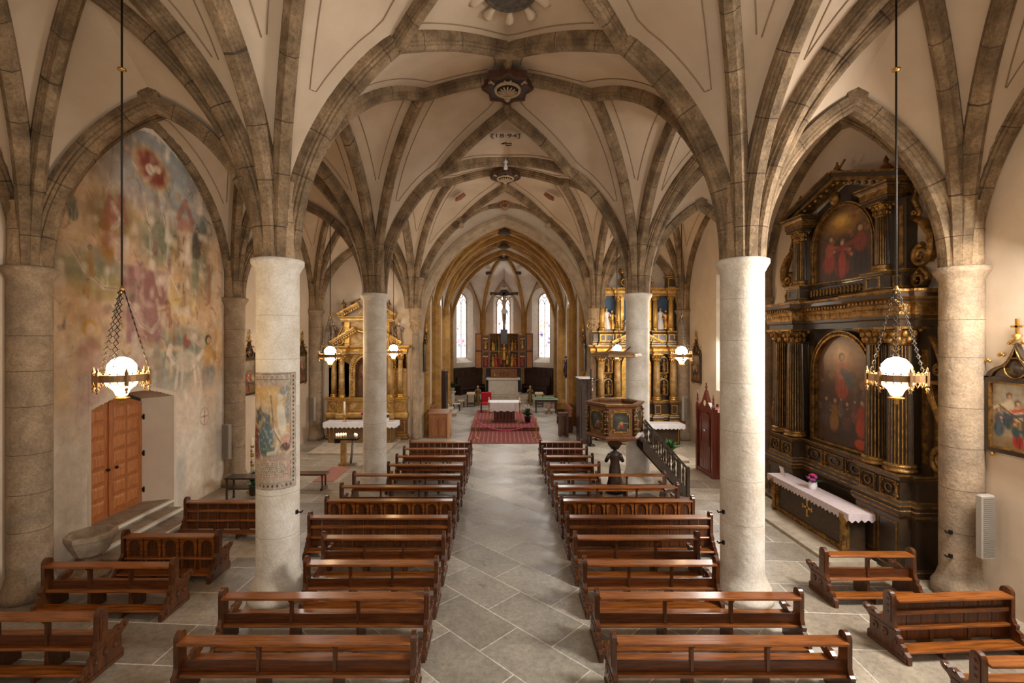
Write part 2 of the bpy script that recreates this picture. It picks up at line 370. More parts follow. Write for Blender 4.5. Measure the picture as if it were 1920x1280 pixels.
# ---- ribs and webs ----
RIBP = [(-.14, .36), (-.14, .15), (-.11, .135), (-.118, .10), (-.085, .075), (-.09, .045), (-.06, 0), (.06, 0), (.09, .045), (.085, .075), (.118, .10), (.11, .135), (.14, .15), (.14, .36)]
def prof(k, vm=.36): return [(u*k, v*k if v < .3 else vm) for u, v in RIBP]
def arc(P, Q, r0=0.0, n=18):
    P, Q = V(P), V(Q); h = V((Q.x-P.x, Q.y-P.y, 0)); L0 = h.length; h.normalize(); P = P+h*r0; L = L0-r0; H = Q.z-P.z
    if H > L:
        R = (L*L+H*H)/(2*L); t = math.asin(min(1, H/R)); return [P+h*(R-R*math.cos(t*i/n))+V((0, 0, R*math.sin(t*i/n))) for i in range(n+1)]
    return [P+h*(L*(1-math.cos(PI/2*i/n)))+V((0, 0, H*math.sin(PI/2*i/n))) for i in range(n+1)]
def seg(P, Q, up=0.0, n=8):
    P, Q = V(P), V(Q); return [P.lerp(Q, i/n)+V((0, 0, up*math.sin(PI*i/n))) for i in range(n+1)]
def off(pts, v, h=None):
    pts = [V(p) for p in pts]
    if h is None: h = V((pts[-1].x-pts[0].x, pts[-1].y-pts[0].y, 0)).normalized()
    l = h.cross(V((0, 0, 1))); R = []
    for i, p in enumerate(pts):
        t = (pts[min(i+1, len(pts)-1)]-pts[max(i-1, 0)]).normalized(); nn = l.cross(t).normalized()
        R.append(p+nn*v if i < len(pts)-1 else p+V((0, 0, v*1.08)))
    return R
def resamp(p, n):
    L = [0]
    for a, b in zip(p, p[1:]): L.append(L[-1]+(b-a).length)
    R = []; j = 0
    for i in range(n+1):
        s = L[-1]*i/n
        while j < len(p)-2 and L[j+1] < s: j += 1
        q = (s-L[j])/max(1e-9, L[j+1]-L[j]); R.append(p[j].lerp(p[j+1], q))
    return R
def ribobj(pts, k=1.0, mat=rib, ext=.06, joints=.75, vm=.36):
    pts = [V(p) for p in pts]; e = (pts[-1]-pts[-2]).normalized(); pts.append(pts[-1]+e*ext)
    m = MB(); m.sweep(pts, prof(k, vm), joints=joints); return struct(m.build(trimname(), [mat, joint]))
WEBV = .21
class Web:
    def __init__(s): s.m = MB()
    def loft(s, a, b, n=26, k=8, bulge=.10, line=True, d=.42):
        a = resamp(a, n); b = resamp(b, n); R = []
        for p, q in zip(a, b):
            wd = (q-p).length; R.append([p.lerp(q, j/k)+V((0, 0, bulge*min(1, wd/2.5)*math.sin(PI*j/k))) for j in range(k+1)])
        s.m.rings(R, 0, False, False, True)
        if line:
            A, B = [], []
            for i, (p, q) in enumerate(zip(a, b)):
                wd = (q-p).length
                if wd < 2*d: continue
                f = d/wd
                u = lambda f: p.lerp(q, f)+V((0, 0, bulge*min(1, wd/2.5)*math.sin(PI*f)-.012))
                A.append(u(f)); B.append(u(1-f))
            if len(A) > 2:
                s.m.tube(B[::-1]+[A[0].lerp(B[0], .5)]+A if (A[0]-B[0]).length < .6 else A, .009, 5, 1)
                if (A[0]-B[0]).length >= .6: s.m.tube(B, .009, 5, 1)
    def build(s, name='ceiling', mats=None): return struct(s.m.build(name, mats or [plaster, linem]))
def P3(x, y, z): return V((x, y, z))
J = lambda sd, d: P3(X0+sd*1.80, d, 8.76)
K = lambda sd, d: P3(X0+sd*1.90, d, 9.44)
T = lambda d: P3(X0, d, 9.66)
BZ = 9.86
nave = Web(); RC = .34
for i, d in enumerate(D):          # transverse group at each column pair
    last = i == len(D)-1
    CLp, CRp = P3(XL, d, ZS), P3(XR, d, ZS)
    for sd, C in ((-1, CLp), (1, CRp)):
        a = arc(C, J(sd, d), RC); ribobj(a)
        if i > 0: ribobj(seg(J(sd, d), T(d-1.7), .10), .95)
        if not last: ribobj(seg(J(sd, d), T(d+1.7), .10), .95)
    if not last:
        b = [seg(J(-1, d), T(d+q), .10)+seg(T(d+q), J(1, d), .10)[1:] for q in (-1.7, 1.7)]
        b = [off(x[:9], WEBV)+off(x[8:], WEBV)[1:] for x in b]
        nave.loft(b[0] if i else [p+V((0, -1, 0)) for p in b[0]], b[1], 24, 10, .06, True, .35)
    else:
        b0 = seg(J(-1, d), T(d-1.7), .10); b1 = seg(T(d-1.7), J(1, d), .10); b = off(b0, WEBV)+off(b1, WEBV)[1:]
        e = off(arc(J(-1, d), P3(X0, d+.2, 9.5)), WEBV); e2 = off(arc(J(1, d), P3(X0, d+.2, 9.5)), WEBV)[::-1]
        nave.loft(b, seg(J(-1, d), P3(X0, d+.1, 9.62), .2)+seg(P3(X0, d+.1, 9.62), J(1, d), .2)[1:], 24, 4, .03, False)
        ribobj(seg(J(-1, d-.1), P3(X0, d-.1, 9.45), .22), .9); ribobj(seg(J(1, d-.1), P3(X0, d-.1, 9.45), .22), .9)
def cat(a, b): return off(a, WEBV)+off(b, WEBV)[1:]
for i in range(3):
    d0, d1 = D[i], D[i+1]; dm = (d0+d1)/2; B = P3(X0, dm, BZ)
    ribobj(seg(T(d0+1.7), B, .03), .7); ribobj(seg(T(d1-1.7), B, .03), .7)
    for sd, cx in ((-1, XL), (1, XR)):
        c0, c1 = P3(cx, d0, ZS), P3(cx, d1, ZS); k = K(sd, dm)
        a0, a1 = arc(c0, k, RC), arc(c1, k, RC); ribobj(a0, .9); ribobj(a1, .9)
        kb = seg(k, B, .06); ribobj(kb, .95)
        for c, d, s1, a in ((c0, d0, 1, a0), (c1, d1, -1, a1)):
            j = J(sd, d); t = T(d+1.7*s1)
            jt = off(arc(c, j, RC), WEBV)+off(seg(j, t, .10), WEBV)[1:]+off(seg(t, B, .03), WEBV)[1:]
            # match kinks: C-K against C-J, then K-B against J-T-B
            ca, cj = off(a, WEBV), off(arc(c, j, RC), WEBV)
            jb = off(seg(j, t, .10), WEBV)+off(seg(t, B, .03), WEBV)[1:]
            aa = resamp(ca, 18)+resamp(off(kb, WEBV), 14)[1:]; bb = resamp(cj, 18)+resamp(jb, 14)[1:]
            nave.m_l = None
            n = len(aa)-1
            Web.loft(nave, aa, bb, n, 8, .08, True, .40)
        # longitudinal arcade arch
        ap = P3(cx, dm, 8.85); e0, e1 = arc(c0, ap, RC), arc(c1, ap, RC)
        ribobj(e0, 1.0, ext=.2); ribobj(e1, 1.0, ext=.2)
        nave.loft(off(a0, WEBV)+off(a1, WEBV)[::-1][1:], off(e0, WEBV)+off(e1, WEBV)[::-1][1:], 44, 8, .06, True, .40)
nave.build()
# aisles
for sd, cx, wx, wall in ((-1, XL, WL, WALL_L), (1, XR, WR, WALL_R)):
    ais = Web(); ax = (cx+wx)/2; tz, bz, zw = 8.78, 9.1, 5.24
    for i, d in enumerate(D):
        c, wv, A = P3(cx, d, ZS), P3(wx, d, zw), P3(ax, d, 7.80)
        ca, wa = arc(c, A, RC), arc(wv, A, .28); ribobj(ca, 1.0, ext=.2, vm=.235); ribobj(wa, 1.0, ext=.2, vm=.235)
        kb_ = MB(); kb_.prism([(ax-.12, 7.9), (ax+.12, 7.9), (ax+.17, 8.05), (ax, 8.2), (ax-.17, 8.05)], 'y', d-.145, d+.145); struct(kb_.build(trimname(), rib))
        for q, okk in ((-1.35, i > 0), (1.35, i < 3)):
            if not okk: continue
            t = P3(ax, d+q, tz); b = P3(ax, d+math.copysign(2.95, q), bz)
            ct, wt, cb, wb = arc(c, t, RC), arc(wv, t, .28), arc(c, b, RC), arc(wv, b, .28)
            for r_, k in ((ct, .85), (wt, .85), (cb, .95), (wb, .85)): ribobj(r_, k)
            ribobj(seg(t, b, .02), .6)
            o = lambda z: off(z, WEBV)
            ais.loft(o(ca), o(ct), 24, 6, .03, False); ais.loft(o(wa), o(wt), 24, 6, .03, False)
            ais.loft(o(ct), o(cb), 24, 6, .04, False); ais.loft(o(wt), o(wb), 24, 6, .04, False)
    for i in range(3):
        dm = (D[i]+D[i+1])/2; ap = P3(cx, dm, 8.85); wp = P3(wall-.02*sd, dm, 8.82); b = P3(ax, dm, bz)
        c0, c1, w0, w1 = P3(cx, D[i], ZS), P3(cx, D[i+1], ZS), P3(wx, D[i], zw), P3(wx, D[i+1], zw)
        o = lambda z: off(z, WEBV)
        ais.loft(o(arc(c0, b, RC))+o(arc(c1, b, RC))[::-1][1:], o(arc(c0, ap, RC))+o(arc(c1, ap, RC))[::-1][1:], 40, 8, .05, True, .35)
        f0, f1 = arc(w0+V((.1*sd, 0, 0)), wp, .15), arc(w1+V((.1*sd, 0, 0)), wp, .15); ribobj(f0, .9, ext=.2); ribobj(f1, .9, ext=.2)
        ais.loft(o(arc(w0, b, .28))+o(arc(w1, b, .28))[::-1][1:], off(f0, .1)+off(f1, .1)[::-1][1:], 40, 8, .05, True, .35)
    ais.build()
# ---- walls ----
DO0, DO1, DOZ = 9.05, 11.35, 2.78      # door recess in the left wall
m = MB()
m.box(WALL_L-.9, WALL_L, -1, 7.9, 0, 9.6); m.box(WALL_L-.9, WALL_L, 13.4, 20, 0, 9.6)
struct(m.build('wall_left', wallpl))
m = MB(); m.box(WALL_R, WALL_R+.9, -1, 13.9, 0, 9.6); m.box(WALL_R, WALL_R+.9, 13.9, 16.9, 0, 2.3); m.box(WALL_R, WALL_R+.9, 13.9, 16.9, 6.4, 9.6); m.box(WALL_R, WALL_R+.9, 16.9, 20.2, 0, 9.6)
struct(m.build('wall_right', wallpl))
# window in the second bay of the right wall
m = MB(); m.add([(WALL_R, 13.9, 2.3), (WALL_R, 16.9, 2.3), (WALL_R+.7, 16.3, 3.1), (WALL_R+.7, 14.5, 3.1)], [(0, 1, 2, 3)])
m.add([(WALL_R, 16.9, 2.3), (WALL_R, 16.9, 6.4), (WALL_R+.7, 16.3, 6.1), (WALL_R+.7, 16.3, 3.1)], [(0, 1, 2, 3)])
m.add([(WALL_R, 13.9, 2.3), (WALL_R, 13.9, 6.4), (WALL_R+.7, 14.5, 6.1), (WALL_R+.7, 14.5, 3.1)], [(0, 1, 2, 3)])
o = struct(m.build('window_1', marble)); m = MB(); m.box(WALL_R+.68, WALL_R+.7, 14.4, 16.4, 3.0, 6.2); m.build('pane', EM('window_glass', (235, 240, 245), 2.2), o)
# ---- fresco wall with the door recess ----
Y0, Y1, Z1 = 7.9, 13.4, 9.4
W_, H_ = 172, 294
wallcv = cv = Canvas(W_, H_, (222, 206, 186))
n1 = cv.noise(7, 1)*.6+cv.noise(19, 2)*.4; n2 = cv.noise(12, 3)
fz = lambda z: 1-z/Z1
zz = (1-cv.Y)*Z1
cv.mix((n1-.45)*2.2*np.clip((zz-1.2)/2, .25, 1), (206, 170, 140)); cv.mix((n2-.6)*2*np.clip(zz/4, 0, 1), (190, 182, 166)); cv.mix((cv.noise(30, 5)-.62)*2, (232, 222, 206))
cv.mix((cv.noise(9, 6)-.62)*2.4*np.clip((4-zz)/3, 0, 1), (186, 178, 166))
door_top = lambda y: DOZ+.24*math.sin(PI*max(0, min(1, (y-DO0)/(DO1-DO0))))
lwm = PM('left_wall_plaster', .95, .16, 5, spec=.1)
wl = cv.build('wall_left', lwm, lambda u, v: (WALL_L, Y0+u*(Y1-Y0), (1-v)*Z1), None,
              lambda u, v: not (DO0 < Y0+u*(Y1-Y0) < DO1 and (1-v)*Z1 < door_top(Y0+u*(Y1-Y0))))
struct(wl)
m = MB(); m.box(WALL_L-.9, WALL_L-.88, 7.8, 13.5, 0, 9.6)            # wall core behind
m.box(WALL_L-.88, WALL_L-.02, 7.9, DO0-.1, 0, 9.4); m.box(WALL_L-.88, WALL_L-.02, DO1+.1, 13.4, 0, 9.4); m.box(WALL_L-.88, WALL_L-.02, 8.9, 11.5, 3.15, 9.4)
struct(m.build('wall_left', wallpl))
# splayed reveal
RV = .62; ys = [DO0+(DO1-DO0)*i/16 for i in range(17)]
o0 = [(WALL_L+.004, DO0-.0, 0)]+[(WALL_L+.004, y, door_top(y)) for y in ys]+[(WALL_L+.004, DO1, 0)]
i0 = [(WALL_L-RV, DO0+.22, 0)]+[(WALL_L-RV, DO0+.22+(y-DO0)*(DO1-DO0-.44)/(DO1-DO0), door_top(y)-.04) for y in ys]+[(WALL_L-RV, DO1-.22, 0)]
e0 = [(WALL_L+.004, DO0-.07, 0)]+[(WALL_L+.004, DO0-.07+(y-DO0)*(DO1-DO0+.14)/(DO1-DO0), door_top(y)+.07) for y in ys]+[(WALL_L+.004, DO1+.07, 0)]
m = MB(); m.rings([e0, o0, i0], 0, False, False); struct(m.build('trim_door_reveal', wallpl))
# stair before the door
m = MB()
for k, (x1, z1, ya, yb) in enumerate([(-6.95, .11, 8.72, 10.75), (-7.42, .22, 8.85, 11.1), (-7.80, .33, 9.08, 11.3)]):
    m.box(WALL_L-.62 if k == 2 else WALL_L-.02, x1, ya, yb, 0 if k == 0 else .11*k, z1-.04); m.bbox(WALL_L-.62 if k == 2 else WALL_L-.02, x1+.03, ya-.02 if k < 2 else ya, yb+.02 if k < 2 else yb, z1-.05, z1, .012); n0 = len(m.f); m.box(x1-.03, x1+.036, ya-.025 if k < 2 else ya, yb+.025 if k < 2 else yb, z1-.052, z1+.004, 1)
tag(m.build('stone_steps', [M('worn_tread', (158, 140, 118), .75, c2=(132, 114, 94), sc=5, bump=.2), M('pale_nosing', (214, 204, 188), .7)]), 'three worn stone steps below the oak double door', 'steps')
# door leaves
dr = struct(bpy.data.objects.new('door_1', None)); COL.objects.link(dr); dr.location = (WALL_L-RV+.02, (DO0+DO1)/2, .33)
for k in (0, 1):
    y0, y1 = (-.93, -.01) if k == 0 else (.01, .93)
    top = lambda y: 2.34+.2*math.cos(y/.93*PI/2)
    m = MB(); ol = [(y0, 0), (y1, 0)]+[(y1+(y0-y1)*i/8, top(y1+(y0-y1)*i/8)) for i in range(9)]
    m.prism(ol, 'x', -.06, 0)
    lf = m.build('door_leaf', oak, dr)
    m = MB()
    for c in range(2):
        for r_ in range(7):
            a = y0+.1+c*.38; z = .12+r_*.325
            m.add([(.03, a+.05, z+.05), (.03, a+.27, z+.05), (.03, a+.27, z+.22), (.03, a+.05, z+.22), (.002, a, z), (.002, a+.33, z), (.002, a+.33, z+.27), (.002, a, z+.27)],
                  [(0, 1, 2, 3), (4, 5, 1, 0), (5, 6, 2, 1), (6, 7, 3, 2), (7, 4, 0, 3)])
    m.build('raised_panel', oak2, lf)
    m = MB(); hy = y0+.08 if k == 1 else y1-.12; m.ball((.05, hy+.06, 1.02), .035); m.cyl((0, hy+.06, 1.02), (.05, hy+.06, 1.02), .015); m.build('door_knob', iron, lf)
m = MB(); m.box(0, .025, -.035, .035, .03, 2.45); m.build('cover_strip', oak, dr)
for z in (.25, 1.1, 1.95):
    m = MB(); m.box(0, .05, .93, 1.0, z, z+.07); m.cyl((.03, .95, z-.03), (.03, .95, z+.1), .02); m.build('hinge', iron, dr)
# ---- east end walls of the aisles and choir arch ----
ZT = 10.4; YE = 19.75
m = MB(); m.box(-8.6, -3.45, YE, YE+.7, 0, ZT); m.box(3.73, 8.4, YE, YE+.7, 0, ZT)
ap = pointed(-3.45, 3.73, 4.4, 9.1, 14)
for y in (YE, YE+.7):
    for (xa, za), (xb, zb) in zip(ap, ap[1:]): m.add([(xa, y, za), (xb, y, zb), (xb, y, ZT), (xa, y, ZT)], [(0, 1, 2, 3)])
struct(m.build('wall_east', wallpl))
m = MB()
pf = [(-.16, YE-.12), (-.16, YE+.02), (-.06, YE+.06), (.0, YE+.2), (.0, YE+.52), (-.1, YE+.72), (-.22, YE+.72)]
out = [(-3.45, 0), (-3.45, 2.7)]+ap+[(3.73, 2.7), (3.73, 0)]
def inset(ol, k):
    R = []
    for i, p in enumerate(ol):
        a = V((*ol[max(i-1, 0)], 0)); b = V((*ol[min(i+1, len(ol)-1)], 0)); t = (b-a).normalized(); R.append((p[0]+t.y*k, p[1]-t.x*k))
    return R
R = []
for k, y in [(-.12, YE-.1), (.02, YE-.1), (.06, YE-.04), (.10, YE+.0), (.19, YE+.12), (.19, YE+.5), (.08, YE+.72), (-.1, YE+.75)]:
    R.append([(x, y, z) for x, z in inset(out, k)])
m.rings(R, 0, False, False); struct(m.build('trim_choir_arch', archst))
# carved corbels and half shafts on the choir arch piers
for x in (XL+.08, XR-.08):
    m = MB(); m.lathe([(.19, 0), (.19, .12), (.15, .2), (.15, 4.35)], (x, YE-.1, 0), 14); struct(m.build('column', colwall))
    m = MB(); m.lathe([(.10, 4.35), (.17, 4.5), (.22, 4.62), (.20, 4.72), (.27, 4.8), (.29, 4.9), (.26, 4.95), (.28, 5.2), (.33, 5.9), (.45, 6.6), (.05, 6.8)], (x, YE-.12, 0), 12, sm=False)
    for k in range(7):
        a = PI+PI*k/6; m.ball((x+.2*math.cos(a), YE-.12+.2*math.sin(a), 4.6+.05*(k % 2)), .06)
    struct(m.build('column_corbel', ribf))
# ---- choir ----
CXm, CWd = .14, 3.45; CL, CR = CXm-CWd, CXm+CWd; YA = 31.0; YB = 33.0; BW = 1.46
def winwall(m, A, B, z0, z1, ztop, half, zsp=.7, cen=.5):
    """wall from A to B (plan) with one splayed pointed window; returns frame"""
    A, B = V((*A, 0)), V((*B, 0)); t = (B-A).normalized(); n = V((-t.y, t.x, 0)); L = (B-A).length; c = L*cen
    P = lambda s, z, o=0: A+t*s+n*o+V((0, 0, z))
    ol = pointed(c-half*1.5, c+half*1.5, z1-zsp*.6, z1+.35, 8); il = pointed(c-half, c+half, z1-zsp*.8, z1, 8)
    ol = [(c-half*1.5, z0-.35)]+ol+[(c+half*1.5, z0-.35)]; il = [(c-half, z0)]+il+[(c+half, z0)]
    m.add([P(0, 0), P(L, 0), P(L, z0-.35), P(0, z0-.35)], [(0, 1, 2, 3)]); m.add([P(0, z0-.35), P(c-half*1.5, z0-.35), P(c-half*1.5, ztop), P(0, ztop)], [(0, 1, 2, 3)])
    m.add([P(c+half*1.5, z0-.35), P(L, z0-.35), P(L, ztop), P(c+half*1.5, ztop)], [(0, 1, 2, 3)])
    for (xa, za), (xb, zb) in zip(ol[1:-1], ol[2:-1]): m.add([P(xa, za), P(xb, zb), P(xb, ztop), P(xa, ztop)], [(0, 1, 2, 3)])
    return P, ol, il, c
apse = [(CL, YA), (CXm-BW, YB), (CXm+BW, YB), (CR, YA)]
wi = 2; chwall = M('choir_plaster_wall', (196, 183, 166), .9, c2=(180, 165, 146), sc=1.2, bump=.15)
for k, (A, B) in enumerate(zip(apse, apse[1:])):
    m = MB(); hw = (.48, .46, .52)[k]
    P, ol, il, c = winwall(m, A, B, 2.85, 7.15 if k != 1 else 7.05, 9.6, hw, cen=(.44, .5, .52)[k])
    struct(m.build('wall_apse', chwall))
    m = MB(); m.rings([[P(s, z) for s, z in ol], [P(s, z, .45) for s, z in il]], 0, False, True); fr = struct(m.build('window_%d' % wi, marble)); wi += 1
    # pane: painted glass, pale at the top with coloured figures lower down
    z0, z1 = 2.85, il[len(il)//2][1]; g = Canvas(28, 140, (250, 250, 255), k)
    rg = random.Random(k+3)
    for q in range(26):
        yy = rg.uniform(.42, .98); g.e(rg.choice((.27, .73))+rg.uniform(-.12, .12), yy, rg.uniform(.05, .13), rg.uniform(.008, .03), rg.choice([(200, 70, 90), (110, 100, 190), (230, 180, 90), (180, 110, 140), (90, 70, 110), (230, 120, 110), (150, 160, 220)]), .8)
    for yy in (.36, .52, .66, .82): g.r(0, 1, yy, yy+.006, (120, 110, 120), 1, .002)
    def inl(u, v, il=il, c=c, hw=hw, z0=z0, z1=z1):
        s, z = c-hw+2*hw*u, z1-(z1-z0)*v; xs = [p for p in il[1:-1]]
        if z < xs[0][1]: return True
        zt = np.interp(s, [p[0] for p in xs], [p[1] for p in xs]); return z < zt
    g.build('pane', glassm, lambda u, v: P(c-hw+2*hw*u, z1-(z1-z0)*v, .44), fr, inl)
    m = MB(); zsp = il[1][1]
    m.tube([P(c, 2.85, .42), P(c, zsp-.1, .42)], .028, 6)
    for sgn in (-1, 1):
        l = pointed(c-hw if sgn < 0 else c, c if sgn < 0 else c+hw, zsp-.25, zsp+.2, 5); m.tube([P(s, z, .42) for s, z in l], .025, 5)
    l = [P(c+.17*math.cos(t*PI/6), zsp+.42+.17*math.sin(t*PI/6), .42) for t in range(13)]; m.tube(l, .028, 5)
    m.tube([P(s, z, .42) for s, z in il], .03, 5)
    for z in (3.6, 4.4, 5.2, 6.0): m.tube([P(c-hw, z, .42), P(c+hw, z, .42)], .012, 4)
    m.build('tracery', archst, fr)
m = MB(); m.box(CL-.6, CL, YE+.6, YA, 0, 9.6); struct(m.build('wall_choir_left', chwall))
m = MB(); m.box(CR, CR+.6, YE+.6, YA, 0, 9.6); struct(m.build('wall_choir_right', chwall))
# choir vault
ch = Web(); ZC = 4.45; ys = [20.35, 23.0, 27.0]; ZR = 9.0
def yrib(p, k=1.45): return ribobj(p, k, yell, joints=0)
def shaft(x, y, r):
    m = MB(); m.lathe([(r*1.25, 0), (r*1.25, .5), (r*1.1, .62), (r, .7), (r, ZC+1.1), (r*.5, ZC+1.7)], (x, y, 0), 10, sm=False); struct(m.build('column_choir', yell))
o = lambda z: off(z, WEBV)
tips = []
for i, y in enumerate(ys):
    for sd, x in ((-1, CL), (1, CR)):
        yrib(arc(P3(x-.05*sd, y, ZC), P3(CXm, y, ZR-.1), .05), 1.6); shaft(x-.08*sd, y, .34 if i else .2)
for i in range(2):
    dm = (ys[i]+ys[i+1])/2; b = P3(CXm, dm, ZR)
    for sd, x in ((-1, CL), (1, CR)):
        p0, p1 = P3(x-.05*sd, ys[i], ZC), P3(x-.05*sd, ys[i+1], ZC)
        a0, a1 = arc(p0, b, .05), arc(p1, b, .05); yrib(a0); yrib(a1)
        q = P3(CXm+sd*1.75, dm, 8.3); yrib(seg(q, b, .12), .9); g0, g1 = arc(p0, q, .05), arc(p1, q, .05); yrib(g0, .9); yrib(g1, .9)
        t0, t1 = arc(p0, P3(CXm, ys[i], ZR-.1), .05), arc(p1, P3(CXm, ys[i+1], ZR-.1), .05)
        ch.loft(o(t0), o(a0), 20, 5, .04, False); ch.loft(o(t1), o(a1), 20, 5, .04, False)
        ch.loft(o(a0), o(g0)+o(seg(q, b, .12))[1:], 24, 5, .02, False); ch.loft(o(a1), o(g1)+o(seg(q, b, .12))[1:], 24, 5, .02, False)
        wp = P3(x, dm, 8.2); f0, f1 = arc(p0, wp, .05), arc(p1, wp, .05)
        ch.loft(o(g0)+o(g1)[::-1][1:], f0+f1[::-1][1:], 30, 6, .04, False)
ab = P3(CXm, 28.9, ZR)
pts = [P3(CL+.05, ys[-1], ZC), P3(CL+.05, YA, ZC), P3(CXm-BW+.03, YB-.05, ZC), P3(CXm+BW-.03, YB-.05, ZC), P3(CR-.05, YA, ZC), P3(CR-.05, ys[-1], ZC)]
ar = [arc(p, ab, .05) for p in pts]; yrib(seg(P3(CXm, ys[-1], ZR-.1), ab, .02), .8)
tl = [arc(pts[k], P3(CXm, ys[-1], ZR-.1), .05) for k in (0, 5)]; ch.loft(o(tl[0]), o(ar[0]), 20, 4, .03, False); ch.loft(o(tl[1]), o(ar[5]), 20, 4, .03, False)
for k, p in enumerate(pts):
    yrib(ar[k], 1.0 if k in (0, 5) else .85)
    if 0 < k < 5: shaft(p.x, p.y-.03, .14)
for k in range(5):
    A, B = pts[k], pts[k+1]; mid = (A+B)/2; wp = P3(mid.x, mid.y, 8.15)
    f0, f1 = arc(A, wp, .02), arc(B, wp, .02); yrib(f0, .75); yrib(f1, .75)
    ch.loft(o(ar[k])+o(ar[k+1])[::-1][1:], f0+f1[::-1][1:], 30, 6, .03, False)
ch.build('ceiling', [M('choir_plaster', (204, 192, 176), .9, c2=(188, 174, 156), sc=2), linem])
for x, y, z, r_ in ((CXm, 21.67, ZR, .34), (CXm, 25.0, ZR, .34), (CXm, 28.9, ZR, .38), (CXm-.95, 30.6, 8.35, .2), (CXm+.95, 30.6, 8.35, .2)):
    m = MB(); m.lathe([(.02, -.16), (r_*.7, -.15), (r_, -.1), (r_, .05)], (x, y, z), 8, sm=False); struct(m.build('trim_boss', joint))
# apse platform, wainscot
m = MB()
for k, (y, z) in enumerate([(29.9, .14), (30.2, .28), (30.5, .42)]):
    m.prism([(CL+.2, y), (CR-.2, y), (CR-.05, YA+.1 if y < YA else y+.1), (CXm+BW, YB), (CXm-BW, YB), (CL+.05, YA+.1 if y < YA else y+.1)], 'z', .14*k, z)
struct(m.build('floor_apse', step_st))
# ================= PEWS =================
def pew_end_outline():
    o = [(.33, 0), (.33, .10), (.29, .14), (.29, .30), (.33, .34), (.40, .37), (.42, .41), (.40, .44), (.35, .43), (.32, .41), (.28, .44), (.22, .43), (.17, .40), (.12, .40), (.085, .44), (.075, .50)]
    o += [(.075, .735)]+[(.075*math.cos(a), .735+.075*math.sin(a)) for a in [PI*i/8 for i in range(1, 8)]]+[(-.075, .735)]
    o += [(-.075, .42), (-.10, .36), (-.13, .345), (-.125, .29), (-.17, .27), (-.185, .21), (-.23, .19), (-.245, .14), (-.30, .11), (-.30, 0)]
    return o
PEO = pew_end_outline()
def pew_end(x, sgn):
    """end panel at x, ornament on the outer side sgn"""
    m = MB(); t = .055
    m.prism(PEO, 'x', x-t/2, x+t/2)
    xo = x+sgn*t/2; e = lambda a: xo+sgn*a
    m.prism([(.05, .42), (.05, .72), (.03, .765), (0, .775), (-.03, .765), (-.05, .72), (-.05, .42)], 'x', min(xo, e(.008)), max(xo, e(.008)))
    for y, z, r in ((0, .70, .028), (0, .62, .024), (0, .54, .024), (.36, .405, .03), (.25, .41, .022), (.20, .24, .05), (.05, .24, .05), (-.10, .2, .04), (-.2, .1, .03)):
        m.lathe([(.001, 0), (r*.5, .014), (r, .012), (r*1.05, 0)], (0, 0, 0), 8, sm=False)
        k = len(m.v)-8*4
        for i in range(k, len(m.v)):
            a, b, c = m.v[i]; m.v[i] = (xo+sgn*c, y+a, z+b)
    m.box(min(xo, e(.012)), max(xo, e(.012)), -.28, .31, .02, .06); m.box(min(xo, e(.01)), max(xo, e(.01)), -.12, .28, .32, .335)
    return m
def pew(x0, x1, d, label, group, style='open', rz=0):
    L = x1-x0; t = thing('church_pew', label, 'pew', ((x0+x1)/2, d, 0), rz, group); h = L/2-.03
    pew_end(-h, -1).build('end_panel', wood2, t); pew_end(h, 1).build('end_panel', wood2, t)
    a = h-.026
    m = MB(); m.bbox(-a, a, -.115, .06, .695, .725, .008); m.build('top_rail', wood, t)
    m = MB(); m.bbox(-a, a, -.07, .33, .31, .34, .008); m.build('seat', wood, t)
    m = MB(); m.bbox(-a, a, -.25, -.06, .115, .14, .006); m.build('kneeler', wood, t)
    n = 2 if L > 1.6 else 1; xs = [(-a+2*a*(i+1)/(n+1)) for i in range(n)]
    if style == 'open':
        m = MB(); m.box(-a, a, -.012, .012, .34, .465); m.build('back_board', woodh, t)
        for x in xs:
            m = MB(); m.prism([(-.03, .34), (.03, .34), (.03, .62), (.045, .695), (-.09, .695), (-.07, .66), (-.03, .62)], 'x', x-.018, x+.018); m.build('rail_bracket', wood2, t)
    elif style == 'boards':
        m = MB(); nb = int(L/.2)
        for i in range(nb):
            xa = -a+2*a*i/nb; m.bbox(xa+.004, xa+2*a/nb-.004, -.012, .012, .14, .695, .006)
        m.build('back_panel', wood2, t)
        m = MB(); m.bbox(-a, a, -.05, -.012, .50, .55, .006); m.build('book_ledge', wood, t)
    else:
        m = MB(); nb = max(4, int(L/.29)); m.box(-a, a, -.005, .012, .0, .695)
        bp = m.build('back_panel', wood2, t)
        for i in range(nb):
            xa = -a+2*a*i/nb; wv = 2*a/nb; c = xa+wv/2
            m = MB(); ol = [(xa+.012, .1), (xa+wv-.012, .1), (xa+wv-.012, .68), (xa+.012, .68)]
            il = [(c-wv*.32, .14), (c+wv*.32, .14)]+[(c+wv*.32*math.cos(q), .5+.14*math.sin(q)**.8) for q in [PI*i/8 for i in range(9)]]
            def fill(p):   # outer rectangle ring sampled to match
                R = []
                for (u, v) in p:
                    du, dv = u-c, v-.39; k = min((wv/2-.012)/max(abs(du), 1e-6), .29/max(abs(dv), 1e-6)); R.append((c+du*k, .39+dv*k))
                return R
            strip(m, fill(il), il, 'y', -.04, -.004); m.build('arched_panel', wood, bp)
    for x in xs:
        m = MB(); m.prism([(-.2, 0), (.28, 0), (.28, .31), (-.02, .31), (-.03, .12), (-.2, .115)], 'x', x-.02, x+.02); m.build('seat_support', wood2, t)
    return t
pitch = .935; D0 = 5.456
rows = [D0+pitch*i for i in range(12)]
lefts = [-3.71, -3.76, -3.02, -3.10, -3.72, -3.74, -3.74, -3.74, -3.09, -3.07, -3.05, -3.03]
